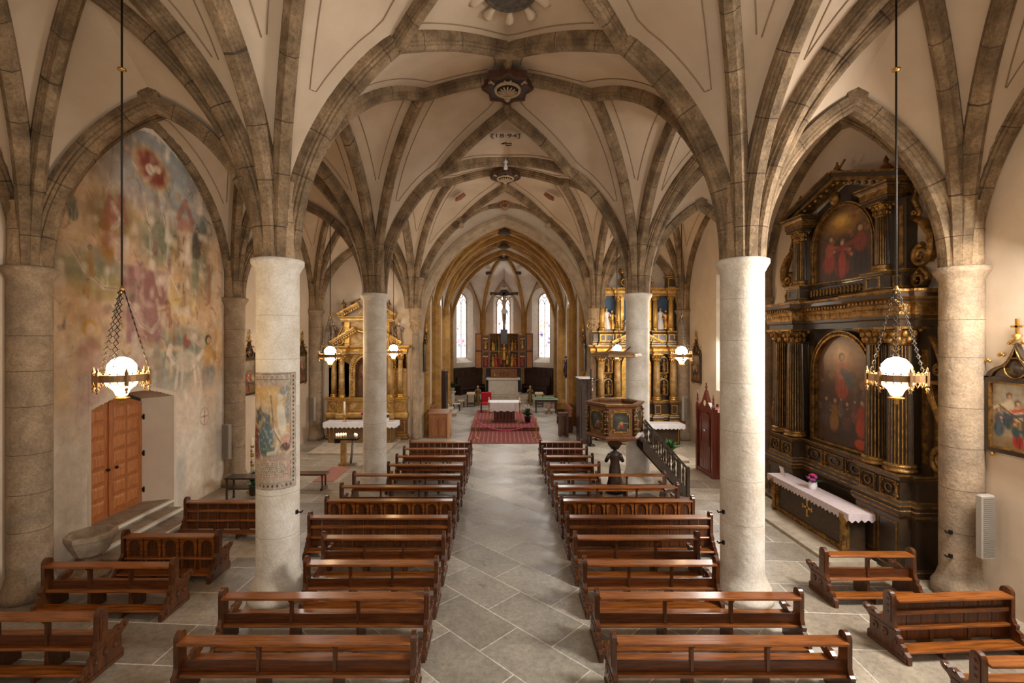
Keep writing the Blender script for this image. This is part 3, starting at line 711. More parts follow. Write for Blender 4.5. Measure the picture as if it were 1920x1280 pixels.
rights = [3.97, 4.02, 3.33, 3.42, 4.06, 4.09, 4.12, 4.14, 2.68, 2.68, 2.68, 2.68]
sty = ['open']*4+['boards', 'arches']+['open']*5+['boards']
order = ['first', 'second', 'third', 'fourth', 'fifth', 'sixth', 'seventh', 'eighth', 'ninth', 'tenth', 'eleventh', 'twelfth']
extra_l = {0: 'open-backed wooden pew left of the aisle, nearest the camera', 2: 'short open-backed pew left of the aisle just before the painted column', 4: 'board-backed wooden pew left of the aisle beyond the painted column', 5: 'pew with arched carved back left of the central aisle', 11: 'farthest wooden pew left of the aisle, nearest the red carpet'}
extra_r = {0: 'open-backed wooden pew right of the aisle, nearest the camera', 2: 'short open-backed pew right of the aisle just before the white column', 4: 'board-backed wooden pew right of the aisle beyond the white column', 5: 'pew with arched carved back right of the central aisle', 11: 'farthest wooden pew right of the aisle, nearest the red carpet'}
for i, d in enumerate(rows):
    pew(lefts[i], -.97, d, extra_l.get(i, 'open-backed wooden pew left of the central aisle, %s row from the camera' % order[i]), 'pews left of the central aisle', sty[i])
    pew(1.25, rights[i], d, extra_r.get(i, 'open-backed wooden pew right of the central aisle, %s row from the camera' % order[i]), 'pews right of the central aisle', sty[i])
GA, GB = 'pews in the left aisle', 'pews in the right aisle'
pew(-6.95, -4.95, 5.92, 'dark wooden pew at bottom left corner, nearest in the left aisle', GA)
pew(-6.95, -4.96, 7.26, 'open-backed dark pew in the left aisle, beside the stone font', GA)
pew(-6.60, -4.92, 8.33, 'dark pew with arched panel back in the left aisle before the steps', GA, 'arches')
pew(-6.66, -4.86, 10.05, 'board-backed dark pew in left aisle beyond the door steps, behind the painted column', GA, 'boards')
pew(5.13, 6.58, 7.62, 'small open-backed pew in the right aisle before the black and gold altar', GB)
pew(5.13, 6.86, 6.38, 'board-backed dark pew in the right aisle by the wall, with wide kneeler', GB, 'boards', rz=.06)
pew(5.08, 6.9, 5.1, 'wooden pew cut by the bottom right corner of the photo', GB)
# ================= ALTARS =================
def offset_plan(plan, k):
    n = len(plan); R = []
    for i in range(n):
        p = V((*plan[i], 0)); ns = []
        for a, b in ((i-1, i), (i, i+1)):
            if a < 0 or b >= n: continue
            t = (V((*plan[b], 0))-V((*plan[a], 0))).normalized(); ns.append(V((-t.y, t.x, 0)))
        if len(ns) == 1: q = p+ns[0]*k
        else: q = p+(ns[0]+ns[1])*k/max(.3, 1+ns[0].dot(ns[1]))
        R.append((q.x, max(0, q.y)))
    return R
def mold(mb, plan, pr, caps=True):
    """moulded band: profile of (outset, z, material of the face above)"""
    R = [[(x, y, z) for x, y in offset_plan(plan, k)] for k, z, _ in pr]
    mb.rings(R, 0, False, False, False, [q[2] for q in pr])
    if caps:
        for r_, rev in ((R[0], 1), (R[-1], 0)):
            o = len(mb.v); mb.v += r_; f = [o+i for i in range(len(r_))][::-1]; mb.f.append(f[::-1] if rev else f); mb.mi.append(pr[-1][2] if not rev else 0); mb.sm.append(False)
    return mb
CORN = lambda z, h, o, a=0, b=1: [(0, z, a), (.0, z+h*.18, b), (o*.2, z+h*.22, a), (o*.2, z+h*.30, b), (o*.25, z+h*.34, b), (o*.25, z+h*.62, a), (o*.3, z+h*.62, b), (o*.45, z+h*.68, a), (o*.6, z+h*.74, b), (o*.9, z+h*.80, a), (o*.9, z+h*.9, b), (o, z+h*.94, b), (o, z+h, a)]
BASE = lambda z, h, o, a=0, b=1: [(o, z, a), (o, z+h*.10, b), (o*.9, z+h*.14, a), (o*.4, z+h*.2, b), (o*.3, z+h*.25, a), (0, z+h*.26, a), (0, z+h*.78, b), (o*.3, z+h*.8, a), (o*.5, z+h*.86, b), (o*.9, z+h*.92, a), (o, z+h*.95, b), (o, z+h, a)]
def colmn(m, x, y, z0, z1, r, fl=True, a=0, b=1, half=False):
    h = z1-z0; n = 66
    m.lathe([(r*1.35, 0), (r*1.35, .04), (r*1.15, .06), (r*1.3, .09), (r*1.3, .12), (r*1.08, .14)], (x, y, z0), 16, b)
    zc = h-.34*min(1, r/.15)
    if fl:
        R = []
        for z, rr in ((.14, r*1.02), (h*.4, r), (zc, r*.88)):
            R.append([(x+(rr if j % 3 < 2 else rr*.86)*math.cos(2*PI*j/n), y+(rr if j % 3 < 2 else rr*.86)*math.sin(2*PI*j/n), z0+z) for j in range(n)])
        for i in range(2):
            o = len(m.v); m.v += R[i]+R[i+1]
            for j in range(n):
                k = (j+1) % n; m.f.append([o+j, o+k, o+n+k, o+n+j]); m.mi.append(b if j % 3 == 0 else a); m.sm.append(False)
    else: m.lathe([(r*1.02, .14), (r, h*.4), (r*.88, zc)], (x, y, z0), 16, a)
    H = h-zc
    m.lathe([(r*.9, 0), (r*1.02, .02), (r*.92, .04), (r*.98, H*.45), (r*1.25, H*.8), (r*1.3, H*.84)], (x, y, z0+zc), 12, b, sm=False)
    for lv, nn, rr, zz in ((0, 8, 1.0, .32), (1, 8, 1.16, .62)):
        for j in range(nn):
            t = 2*PI*(j+.5*lv)/nn; m.ball((x+r*rr*math.cos(t), y+r*rr*math.sin(t), z0+zc+H*zz), r*.28, 6, b, sz=1.5)
    for sx in (-1, 1):
        for sy in (-1, 1): m.ball((x+sx*r*1.05, y+sy*r*1.05, z0+zc+H*.84), r*.3, 6, b)
    m.box(x-r*1.4, x+r*1.4, y-r*1.4, y+r*1.4, z0+zc+H*.88, z1, b)
def panelrel(m, x0, x1, z0, z1, y, b=1, t=.02, orn=True, w=.03):
    strip(m, [(x0, z0), (x1, z0), (x1, z1), (x0, z1)], [(x0+w, z0+w), (x1-w, z0+w), (x1-w, z1-w), (x0+w, z1-w)], 'y', y, y+t, b)
    if orn:
        cx, cz, rx, rz = (x0+x1)/2, (z0+z1)/2, (x1-x0)/2-w*1.6, (z1-z0)/2-w*1.6
        m.tube([(cx+rx*.5*math.cos(t_*PI/8), y+.012, cz+rz*.6*math.sin(t_*PI/8)) for t_ in range(17)], .014, 5, b)
        for sx in (-1, 1):
            for sz in (-1, 1):
                m.tube([(cx+sx*rx*(.95-.5*q*math.cos(3.5*q)), y+.01, cz+sz*rz*(.95-.5*q*math.sin(3.5*q))) for q in [i/7 for i in range(8)]], [.02-.012*i/7 for i in range(8)], 5, b)
def spiral(m, x, z, y, r, sg=1, turns=1.7, th=.05, mi=1, a0=PI/2, dep=.06):
    n = 26; pts = []; rr = []
    for i in range(n+1):
        q = i/n; t = a0+sg*2*PI*turns*q; k = r*(1-.86*q); pts.append((x+k*math.cos(t), y+dep*q, z+k*math.sin(t))); rr.append(th*(1-.55*q))
    m.tube(pts, rr, 7, mi)
def leafwing(m, pts, w, y, mi=1):
    """acanthus scroll: a thick body along pts with ribbed leaves"""
    n = len(pts); m.tube([(p[0], y, p[1]) for p in pts], [w*(.45+.55*math.sin(PI*(i+.6)/(n+.4))) for i in range(n)], 8, mi, flat=.6)
    for k in (-.6, 0, .6):
        m.tube([(p[0]+k*w*.7, y+w*.5, p[1]) for p in pts], .3*w*.5, 5, mi)
def figure(m, x, y, z, h, robe=0, skin=1, hair=2, lean=0, arms=(.6, -.4), ry=.8, seed=0):
    """carved draped figure facing +y: robe with folds, chest, arms, hands and head"""
    rg = random.Random(seed*7+int(x*100)); n = 18; R = []
    for t, r_ in ((0, .17), (.03, .175), (.2, .145), (.38, .125), (.5, .11), (.58, .10), (.66, .115), (.74, .13), (.80, .115), (.835, .05), (.86, .04)):
        ph = rg.uniform(0, 6)
        R.append([(x+lean*t*h+h*r_*(1+(.13*(1-t) if t < .55 else .02)*math.sin(5*2*PI*j/n+ph*.25+t*3))*math.cos(2*PI*j/n), y+h*r_*ry*(1+.1*(1-t)*math.sin(4*2*PI*j/n+ph*.2))*math.sin(2*PI*j/n), z+h*t) for j in range(n)])
    m.rings(R, robe, True, True, True)
    hx, hz = x+lean*h*.92, z+h*.925
    m.ball((hx, y+.012*h, hz), .062*h, 10, skin, .85, .95, 1.2); m.ball((hx, y+.07*h, hz-.005*h), .014*h, 6, skin)
    m.ball((hx, y-.018*h, hz+.018*h), .068*h, 10, hair, .95, .9, 1.05)
    for s, a in ((-1, arms[0]), (1, arms[1])):
        sh = V((x+s*.115*h+lean*h*.75, y, z+.76*h)); el = sh+V((s*.07*h, .05*h, -.16*h)); hd = el+V((-s*.05*h, .10*h, a*.16*h))
        m.tube([sh, el, hd], [.045*h, .042*h, .03*h], 8, robe); m.tube([hd, hd+(hd-el).normalized()*.05*h], [.02*h, .014*h], 6, skin)
    for q in range(4):
        xx = x+(-.09+.06*q)*h; m.tube([(xx+lean*h*.5, y+h*.098*ry, z+.5*h), (xx*1+(.02*(q-1.5))*h, y+h*.15*ry, z+.04*h)], [.012*h, .022*h], 5, robe)
def picture(cv, parent, x0, x1, z0, z1, y, mask=None, name='painted_panel'):
    return cv.build(name, paintm, lambda u, v: (x0+(x1-x0)*(1-u), y, z1+(z0-z1)*v), parent, mask)   # seen from +y, left is +x
def archmask(w, h):
    r = w/2
    def f(u, v):
        z = v*h
        return z > r or abs(u-.5)*w <= math.sqrt(max(0, r*r-(r-z)**2))
    return f
def lace_cloth(name, parent, x0, x1, y0, y1, z, drop=.14, sc=.11, sides=True, long_sides=False):
    m = MB(); m.box(x0, x1, y0, y1, z, z+.012)
    def edge(p, q, dr):
        p, q = V(p), V(q); L = (q-p).length; n = max(3, int(L/sc)); pts = []
        t = (q-p)/n; nn = V((t.y, -t.x, 0)).normalized()
        top, bot = [], []
        for i in range(n*6+1):
            u = i/6; top.append(p+t*u+V((0, 0, z+.012))); bot.append(p+t*u+V((0, 0, z-dr+.045*(abs(math.cos(PI*u))**2)))+nn*.008*math.sin(u*2.1))
        m.rings([top, bot], 0, False, False)
    edge((x1, y1, 0), (x0, y1, 0), drop)
    if sides: edge((x0, y1, 0), (x0, y0, 0), drop*(1 if not long_sides else 2)); edge((x1, y0, 0), (x1, y1, 0), drop*(1 if not long_sides else 2))
    return m
def flowers(name, label, loc, s=.16, cols=((196, 40, 90), (150, 60, 130)), potc=None, group=None):
    t = thing(name, label, 'flowers', loc, 0, group)
    m = MB(); m.lathe([(.3*s, 0), (.36*s, .1*s), (.42*s, .5*s), (.36*s, .75*s), (.42*s, .8*s)], (0, 0, 0), 12); m.build('vase', potc or cloth, t)
    m = MB(); rg = random.Random(len(label))
    for i in range(26):
        a, e = rg.uniform(0, 6.3), rg.uniform(.1, 1.2); d = V((math.cos(a)*math.cos(e), math.sin(a)*math.cos(e), math.sin(e)))*s*rg.uniform(.6, 1.1); c = V((0, 0, .75*s)); w = d.cross(V((0, 0, 1))).normalized()*s*.16
        m.add([c, c+d*.6+w, c+d, c+d*.6-w], [(0, 1, 2, 3)])
    m.build('leaves', green, t)
    m = MB()
    for i in range(14):
        a, e = rg.uniform(0, 6.3), rg.uniform(.4, 1.5); m.ball((math.cos(a)*math.cos(e)*s*.62, math.sin(a)*math.cos(e)*s*.62, .8*s+math.sin(e)*s*.75), s*.17, 6, i % 2)
    m.build('blossoms', [M('blossom', cols[0], .6), M('blossom', cols[1], .6)], t)
    return t
def candle(label, loc, h=.35, r=.025, stick=.18, group=None):
    t = thing('candlestick', label, 'candle', loc, 0, group)
    m = MB(); m.lathe([(.07, 0), (.075, .02), (.03, .04), (.02, stick*.5), (.03, stick*.6), (.02, stick*.7), (.055, stick-.01), (.055, stick)], (0, 0, 0), 12); m.build('stick', brass, t)
    m = MB(); m.lathe([(r, stick-.01), (r, stick+h), (.004, stick+h+.012)], (0, 0, 0), 10); m.build('candle', wax, t)
    return t

# ---------- the black and gold altar on the right wall ----------
RA = thing('side_altar', 'tall black and gold altar with two paintings, standing against the right wall', 'altar', (WALL_R-.02, 10.4, 0), PI/2)
BG = [black, dgold]
pl = [(-2.15, 0), (-2.15, .42), (-2.05, .42), (-2.05, .62), (-1.02, .62), (-1.02, .36), (1.02, .36), (1.02, .62), (2.05, .62), (2.05, .42), (2.15, .42), (2.15, 0)]
m = MB(); mold(m, pl, [(.06, 0, 0), (.06, .1, 1), (.05, .115, 0), (.02, .13, 0), (.0, .14, 0), (0, .98, 1), (.01, .995, 0), (.03, 1.02, 1), (.06, 1.08, 0), (.06, 1.13, 1), (.05, 1.15, 0)])
for s in (-1, 1):
    for xa, xb in ((1.1, 1.5), (1.58, 2.0)): panelrel(m, s*xa if s > 0 else -xb, s*xb if s > 0 else -xa, .22, .9, .62, 1, .012, False, .02)
m.build('plinth', BG, RA)
m = MB(); mold(m, offset_plan(pl, -.04), BASE(1.14, .62, .07))
for s in (-1, 1):
    for xa, xb in ((1.1, 1.48), (1.6, 1.97)): panelrel(m, min(s*xa, s*xb), max(s*xa, s*xb), 1.3, 1.62, .585, 1, .03, True, .025)
for xa, xb in ((-.92, -.36), (-.3, .3), (.36, .92)): panelrel(m, xa, xb, 1.3, 1.62, .325, 1, .03, True, .025)
m.build('predella', BG, RA)
m = MB(); m.box(-2.1, 2.1, 0, .09, 1.7, 4.45)
for s in (-1, 1):
    for k in (1.02, 1.52, 2.05): m.box(s*k-.1, s*k+.1, .09, .16, 1.75, 4.35, 0); m.box(s*k-.05, s*k+.05, .16, .18, 1.95, 3.95, 1)
m.build('back_panel', BG, RA)
for s in (-1, 1):
    for x in (1.27, 1.80):
        m = MB(); colmn(m, s*x, .40, 1.77, 4.36, .19); m.build('fluted_column', BG, RA)
# main painting
cv = Canvas(96, 130, (92, 66, 48), 1)
cv.mix(cv.noise(6, 1)*.8, (60, 44, 36)); cv.e(.5, .22, .5, .24, (196, 132, 92), .85, 0, .9); cv.e(.45, .15, .2, .12, (232, 178, 130), .7, 0, .9)
cv.e(.5, .8, .7, .4, (44, 32, 28), .85, 0, .7)
cv.fig(.47, .60, .46, (170, 62, 50), (176, 90, 70), al=.85); cv.e(.56, .36, .15, .05, (66, 82, 96), .8, .5); cv.e(.6, .42, .14, .06, (60, 76, 92), .8, .8); cv.e(.36, .3, .06, .03, (196, 150, 120), .6)
rg = random.Random(2)
for q in range(26): cv.e(rg.uniform(.05, .95), rg.uniform(.28, .7), rg.uniform(.03, .07), rg.uniform(.02, .05), rg.choice([(150, 98, 70), (120, 70, 56), (92, 86, 92), (176, 120, 84), (70, 60, 62)]), .6)
for x, y, h, c in ((.15, .86, .3, (70, 62, 70)), (.32, .9, .34, (150, 104, 44)), (.56, .88, .3, (84, 56, 48)), (.8, .9, .36, (196, 60, 34)), (.93, .82, .3, (78, 88, 70)), (.68, .78, .22, (110, 66, 56)), (.45, .76, .2, (96, 84, 80))): cv.fig(x, y, h, c, tuple(v*.8 for v in c), al=.85, lean=rg.uniform(-.1, .1), arm=rg.uniform(-.4, .4))
cv.e(.8, .95, .12, .05, (210, 70, 36), .9); cv.r(.42, .62, .86, .97, (48, 40, 38), .8)
def arched_picture(cv, parent, x0, x1, z0, z1, y, fw=.12, mats=None, lab=None):
    r = (x1-x0)/2; il = arch_pts(x0, x1, z0, z1-r, 20); ol = arch_pts(x0-fw, x1+fw, z0-fw, z1-r, 20)
    m = MB(); strip(m, ol, il, 'y', y-.02, y+.07, 1); l2 = arch_pts(x0-fw*.35, x1+fw*.35, z0-fw*.35, z1-r, 20); strip(m, l2, il, 'y', y+.06, y+.1, 1)
    l3 = arch_pts(x0-fw, x1+fw, z0-fw, z1-r, 20); l4 = arch_pts(x0-fw*.75, x1+fw*.75, z0-fw*.75, z1-r, 20); strip(m, l3, l4, 'y', y+.06, y+.1, 1)
    for p in arch_pts(x0-fw*.55, x1+fw*.55, z0, z1-r, 34)[2:]: m.ball((p[0], y+.075, p[1]), fw*.2, 6, 1)
    for z in np.arange(z0+.05, z1-r, fw*.55):
        for x in (x0-fw*.55, x1+fw*.55): m.ball((x, y+.075, z), fw*.2, 6, 1)
    f = m.build('picture_frame', mats or BG, parent)
    return picture(cv, f, x0, x1, z0, z1, y, archmask(x1-x0, z1-z0))
cv.mix(np.full((cv.h, cv.w), .3), (96, 70, 52)); cv.a = cv.a*1.15
arched_picture(cv, RA, -.84, .84, 1.82, 4.2, .13)
# entablature
m = MB(); mold(m, offset_plan(pl, -.02), CORN(4.36, .64, .22))
for i in range(44):
    x = -2.1+4.2*i/43; yy = .66 if abs(x) > 1.02 else .4
    m.box(x-.025, x+.025, yy, yy+.1, 4.78, 4.83, 1)
    m.ball((x, (.645 if abs(x) > 1.02 else .385), 4.66), .045, 6, 1, 1.2, .6, .9)
m.build('entablature', BG, RA)
# upper storey
pu = [(-1.75, 0), (-1.75, .3), (-1.5, .3), (-1.5, .46), (-1.0, .46), (-1.0, .2), (1.0, .2), (1.0, .46), (1.5, .46), (1.5, .3), (1.75, .3), (1.75, 0)]
m = MB(); mold(m, pu, BASE(5.0, .42, .05))
for s in (-1, 1): panelrel(m, s*1.25-.17, s*1.25+.17, 5.1, 5.32, .46, 1, .02, False, .03); panelrel(m, s*1.62-.1, s*1.62+.1, 5.1, 5.32, .3, 1, .02, False, .03)
for i in range(17): m.lathe([(.02, 0), (.03, .05), (.015, .1), (.025, .15), (.02, .18)], (-.88+1.76*i/16, .26, 5.1), 6, 1)
m.build('upper_pedestal', BG, RA)
m = MB(); m.box(-1.7, 1.7, 0, .08, 5.3, 6.9)
for s in (-1, 1): m.box(s*1.6-.1, s*1.6+.1, .08, .2, 5.42, 6.75, 0); m.box(s*1.6-.04, s*1.6+.04, .2, .215, 5.5, 6.6, 1)
m.prism([(-1.7, 6.8), (1.7, 6.8), (0, 7.5)], 'y', 0, .08); m.build('upper_back_panel', BG, RA)
for s in (-1, 1):
    m = MB(); colmn(m, s*1.25, .29, 5.42, 6.74, .12); m.build('fluted_column', BG, RA)
cv = Canvas(90, 100, (92, 64, 42), 2)
cv.mix(cv.noise(5, 4)*.7, (36, 28, 26)); cv.e(.47, .2, .42, .22, (204, 146, 50), .95, 0, .9); cv.e(.45, .16, .2, .1, (240, 196, 96), .8, 0, .9)
rg = random.Random(5)
for q in range(26): cv.e(rg.uniform(.08, .92), rg.uniform(.1, .42), .035, .03, rg.choice([(150, 92, 50), (110, 66, 40), (176, 120, 60)]), .6)
cv.fig(.47, .9, .55, (168, 62, 52), (178, 84, 70), al=.95); cv.e(.47, .62, .13, .3, (34, 28, 30), .75, 0, .5); cv.e(.47, .72, .075, .2, (176, 66, 56), .95); cv.e(.47, .45, .035, .035, (206, 160, 124))
cv.fig(.22, .82, .52, (166, 60, 52), (170, 80, 66), al=.9, lean=.12, arm=.5); cv.fig(.78, .86, .62, (44, 36, 42), (130, 52, 42), al=.92, lean=-.06, arm=-.5); cv.e(.5, .97, .5, .08, (120, 92, 70), .8, 0, .6)
cv.mix(np.full((cv.h, cv.w), .28), (92, 66, 44)); cv.a = cv.a*1.1
arched_picture(cv, RA, -.90, .90, 5.28, 7.02, .12, .09)
m = MB()
for s in (-1, 1):
    q = [(s*1.25-.32, 0), (s*1.25-.32, .44), (s*1.25+.32, .44), (s*1.25+.32, 0)]; mold(m, q, CORN(6.74, .34, .1))
    a, b = V((s*1.75, 0, 7.06)), V((0, 0, 7.62)); n = V((-(b-a).z, 0, (b-a).x)).normalized()*(1 if s < 0 else -1)
    for (o0, o1, y1, mi) in ((-.02, .05, .34, 1), (.05, .13, .42, 0), (.13, .17, .46, 1)):
        vs = [a+n*o0, b+n*o0, b+n*o1, a+n*o1]; m.add([(p.x, 0, p.z) for p in vs]+[(p.x, y1, p.z) for p in vs], [(0, 1, 2, 3), (7, 6, 5, 4), (0, 4, 5, 1), (1, 5, 6, 2), (2, 6, 7, 3), (3, 7, 4, 0)], mi)
    for i in range(9):
        p = a.lerp(b, (i+.5)/9)-n*.07; m.ball((p.x, .3, p.z), .045, 6, 1)
m.ball((0, .32, 7.2), .13, 8, 1, 1, .7, 1.2); m.build('pediment', BG, RA)
for s in (-1, 1):
    m = MB(); x = s*1.3; m.lathe([(.05, 0), (.1, .03), (.05, .08), (.12, .2), (.13, .27), (.08, .35), (.03, .4), (.05, .45), (.005, .55)], (x, .25, 7.10), 10, 1)
    m.build('urn_finial', BG, RA)
m = MB(); figure(m, 0, .25, 7.66, .34, 0, 0, 0, .1); m.tube([(-.35, .25, 7.55), (-.1, .28, 7.72), (.25, .25, 7.6)], [.05, .09, .05], 7); m.tube([(.1, .3, 7.66), (-.28, .3, 7.95)], .025, 5); m.ball((.3, .25, 7.6), .09, 8); m.ball((-.42, .25, 7.52), .09, 8); m.build('crowning_figure', dgold, RA)
for s in (-1, 1):
    m = MB(); spiral(m, s*1.95, 5.62, .12, .2, s, th=.06); leafwing(m, [(s*1.78, 6.35), (s*2.0, 6.2), (s*2.16, 5.95), (s*2.17, 5.7), (s*2.08, 5.5)], .12, .13)
    spiral(m, s*1.88, 5.2, .12, .15, s, th=.05); leafwing(m, [(s*1.74, 5.3), (s*1.95, 5.4), (s*2.07, 5.25), (s*2.0, 5.06)], .07, .12)
    spiral(m, s*1.82, 6.4, .12, .09, -s, th=.04); leafwing(m, [(s*1.76, 6.95), (s*1.86, 6.85), (s*1.78, 6.65), (s*1.86, 6.5)], .06, .12); m.build('scroll_wing', dgold, RA)
    m = MB(); spiral(m, s*2.36, 2.05, .12, .24, s, th=.07); leafwing(m, [(s*2.14, 3.35), (s*2.2, 3.1), (s*2.36, 2.75), (s*2.5, 2.4), (s*2.6, 2.05), (s*2.5, 1.8)], .13, .13)
    m.prism([(s*2.1, 1.75), (s*2.5, 1.8), (s*2.55, 2.2), (s*2.3, 2.7), (s*2.1, 3.2)], 'y', .02, .1)
    spiral(m, s*2.26, 3.6, .12, .1, s, th=.04); leafwing(m, [(s*2.12, 4.2), (s*2.22, 4.0), (s*2.32, 3.75), (s*2.3, 3.55)], .07, .12); m.box(min(s*2.1, s*2.4), max(s*2.1, s*2.4), .02, .2, 3.36, 3.42); m.build('scroll_wing', dgold, RA)
# altar table in front of it
MA = thing('altar_table', 'low altar table with dark front, gold cross and white lace cloth', 'altar table', (WALL_R-.72, 10.25, 0), PI/2)
m = MB(); m.box(-1.22, 1.22, 0, .30, .06, .84, 0)
m.build('table_body', black, MA)
m = MB(); strip(m, [(-1.22, .06), (1.22, .06), (1.22, .84), (-1.22, .84)], [(-1.02, .16), (1.02, .16), (1.02, .8), (-1.02, .8)], 'y', .3, .345, 0)
for x in np.arange(-1.16, 1.2, .06):
    m.ball((x, .345, .11), .025, 6, 0)
for s in (-1, 1):
    for z in np.arange(.2, .8, .07): m.ball((s*1.07, .345, z), .03, 6, 0)
    m.lathe([(.05, .08), (.07, .12), (.04, .2), (.05, .35), (.08, .5), (.05, .6), (.09, .72), (.09, .82)], (s*1.17, .36, 0), 10)
m.build('gilded_frame', dgold, MA)
m = MB(); m.box(-1.02, 1.02, .3, .31, .16, .8); m.build('front_panel', M('dark_damask', (62, 48, 36), .8, c2=(84, 66, 48), sc=16), MA)
m = MB(); c = .5
m.box(-.025, .025, .31, .325, c-.15, c+.15); m.box(-.13, .13, .31, .325, c-.02, c+.03)
for dx, dz in ((0, .17), (0, -.17), (.15, .005), (-.15, .005)):
    for k in (-1, 1): m.ball((dx+(.025*k if dx == 0 else 0), .318, c+dz+(.025*k if dx else 0)), .028, 6, 0, 1, .4, 1)
m.build('gold_cross', gold, MA)
ac = lace_cloth('altar_cloth', None, -1.36, 1.36, -.08, .42, .855, .15); ac = ac.build('altar_cloth', M('lilac_white_linen', (214, 196, 196), .9, c2=(200, 182, 182), sc=14)); ac.location = MA.location; ac.rotation_euler = (0, 0, PI/2)
tag(ac, 'white lace-edged cloth lying on the black altar table at right', 'altar cloth')
m = MB(); m.box(6.0, WALL_R-.76, 8.7, 12.4, 0, .06); tag(m.build('altar_step', step_st), 'flat stone step under the black and gold altar', 'step')
flowers('flower_pot', 'small pot of pink flowers on the lace cloth of the right altar', (WALL_R-.85, 10.35, .868), .2)
m = MB(); m.add([(0, 0, 0), (0, .16, 0), (-.05, .16, .2), (-.05, 0, .2)], [(0, 1, 2, 3)]); m.add([(-.012, 0, 0), (-.012, .16, 0), (-.062, .16, .2), (-.062, 0, .2)], [(3, 2, 1, 0)]); o = m.build('altar_card', cloth); o.location = (WALL_R-.85, 11.35, .868); tag(o, 'small white card standing at the far end of the lace cloth', 'card')

# ---------- golden altar at the end of the left aisle (local x runs to the photo's left) ----------
YEW = YE-.02
LA = thing('side_altar', 'golden altar with a statue niche at the end of the left aisle', 'altar', (-5.5, YEW, 0), PI)
OG = [ochre, gold]; DG = [M('brown_marbled_wood', (120, 78, 40), .5, c2=(90, 56, 30), sc=5), gold]
pq = [(-1.62, 0), (-1.62, .3), (-1.12, .3), (-1.12, .5), (-.8, .5), (-.8, .3), (.8, .3), (.8, .5), (1.12, .5), (1.12, .3), (1.62, .3), (1.62, 0)]
m = MB(); mold(m, pq, BASE(0, .95, .05)); 
for s in (-1, 1): panelrel(m, s*1.37-.2, s*1.37+.2, .3, .75, .3, 1, .015, False, .03)
m.build('plinth', DG, LA)
m = MB(); mold(m, pq, BASE(.95, .78, .06))
for s in (-1, 1): panelrel(m, s*1.37-.2, s*1.37+.2, 1.16, 1.56, .3, 1, .03); panelrel(m, s*.96-.12, s*.96+.12, 1.16, 1.56, .5, 1, .03)
panelrel(m, -.7, .7, 1.16, 1.56, .3, 1, .03); m.build('predella', OG, LA)
m = MB(); ol = [(-1.6, 1.7), (1.6, 1.7), (1.6, 3.6), (-1.6, 3.6)]
nl = arch_pts(-.5, .5, 1.74, 2.9, 14)
for y in (.12,):
    n_ = len(nl)
    for i in range(1, n_):
        a, b = nl[i], nl[(i+1) % n_]
        if i < n_-1:
            f = lambda p: (1.6 if p[0] > 0 else -1.6, p[1]) if p[1] < 2.91 else (p[0]/.5*1.6, 3.6)
            A, B_ = f(a), f(b); m.add([(a[0], y, a[1]), (b[0], y, b[1]), (B_[0], y, B_[1]), (A[0], y, A[1])], [(0, 1, 2, 3)])
    m.add([(.5, y, 1.74), (1.6, y, 1.74), (1.6, y, 2.9), (.5, y, 2.9)], [(0, 1, 2, 3)]); m.add([(-.5, y, 1.74), (-1.6, y, 1.74), (-1.6, y, 2.9), (-.5, y, 2.9)], [(0, 1, 2, 3)])
    m.add([(1.6, y, 2.9), (1.6, y, 3.6), (.5, y, 2.9)], [(0, 1, 2)]); m.add([(-1.6, y, 2.9), (-1.6, y, 3.6), (-.5, y, 2.9)], [(0, 1, 2)])
m.box(-1.6, 1.6, .0, .01, 1.7, 3.6); m.build('back_panel', OG, LA)
m = MB(); m.rings([[(x, .12, z) for x, z in nl], [(x, .012, z) for x, z in nl]], 0, False, True); m.add([(x, .012, z) for x, z in nl], [list(range(len(nl)))]); m.build('niche', M('niche_brown', (120, 82, 44), .8, c2=(96, 62, 34), sc=4), LA)
m = MB(); o_ = arch_pts(-.74, .74, 1.74, 2.9, 14); strip(m, o_, nl, 'y', .12, .22, 0)
for p in arch_pts(-.62, .62, 1.8, 2.9, 22): m.ball((p[0], .23, p[1]), .05, 6, 1)
for z in np.arange(1.85, 2.9, .1):
    for s in (-1, 1): m.ball((s*.62, .23, z), .045, 6, 1)
m.build('niche_frame', OG, LA)
st = thing('statue', 'painted statue of a crowned woman in blue standing in the left altar niche', 'statue', (-5.45, YEW-.2, 1.74), PI)
m = MB(); figure(m, 0, 0, .05, 1.28, 0, 1, 2, .01, (.5, .8), seed=3); m.lathe([(.2, 0), (.2, .05)], (0, 0, 0), 10, 3); m.build('figure', [M('teal_robe', (30, 92, 96), .6), skinp, gold, ochre], st)
m = MB(); figure(m, .16, .14, .78, .42, 0, 1, 1, 0, (.2, .2), seed=1); m.build('child', [M('crimson_robe', (176, 34, 40), .6), skinp], st)
m = MB(); m.lathe([(.07, 0), (.1, .12), (.09, .1), (.06, 0)], (.01, 0, 1.31), 8); m.build('crown', gold, st)
for s in (-1, 1):
    for x, y in ((1.36, .2), (.98, .38)):
        m = MB(); colmn(m, s*x, y, 1.73, 3.5, .11, False, 0, 1); m.build('gilded_column', OG, LA)
    m = MB()
    for z in np.arange(1.9, 3.3, .12): spiral(m, s*1.16, z, .13, .06, s, 1.2, .025, 1)
    m.build('carved_pilaster', OG, LA)
m = MB(); mold(m, pq, CORN(3.5, .34, .14)); m.build('entablature', OG, LA)
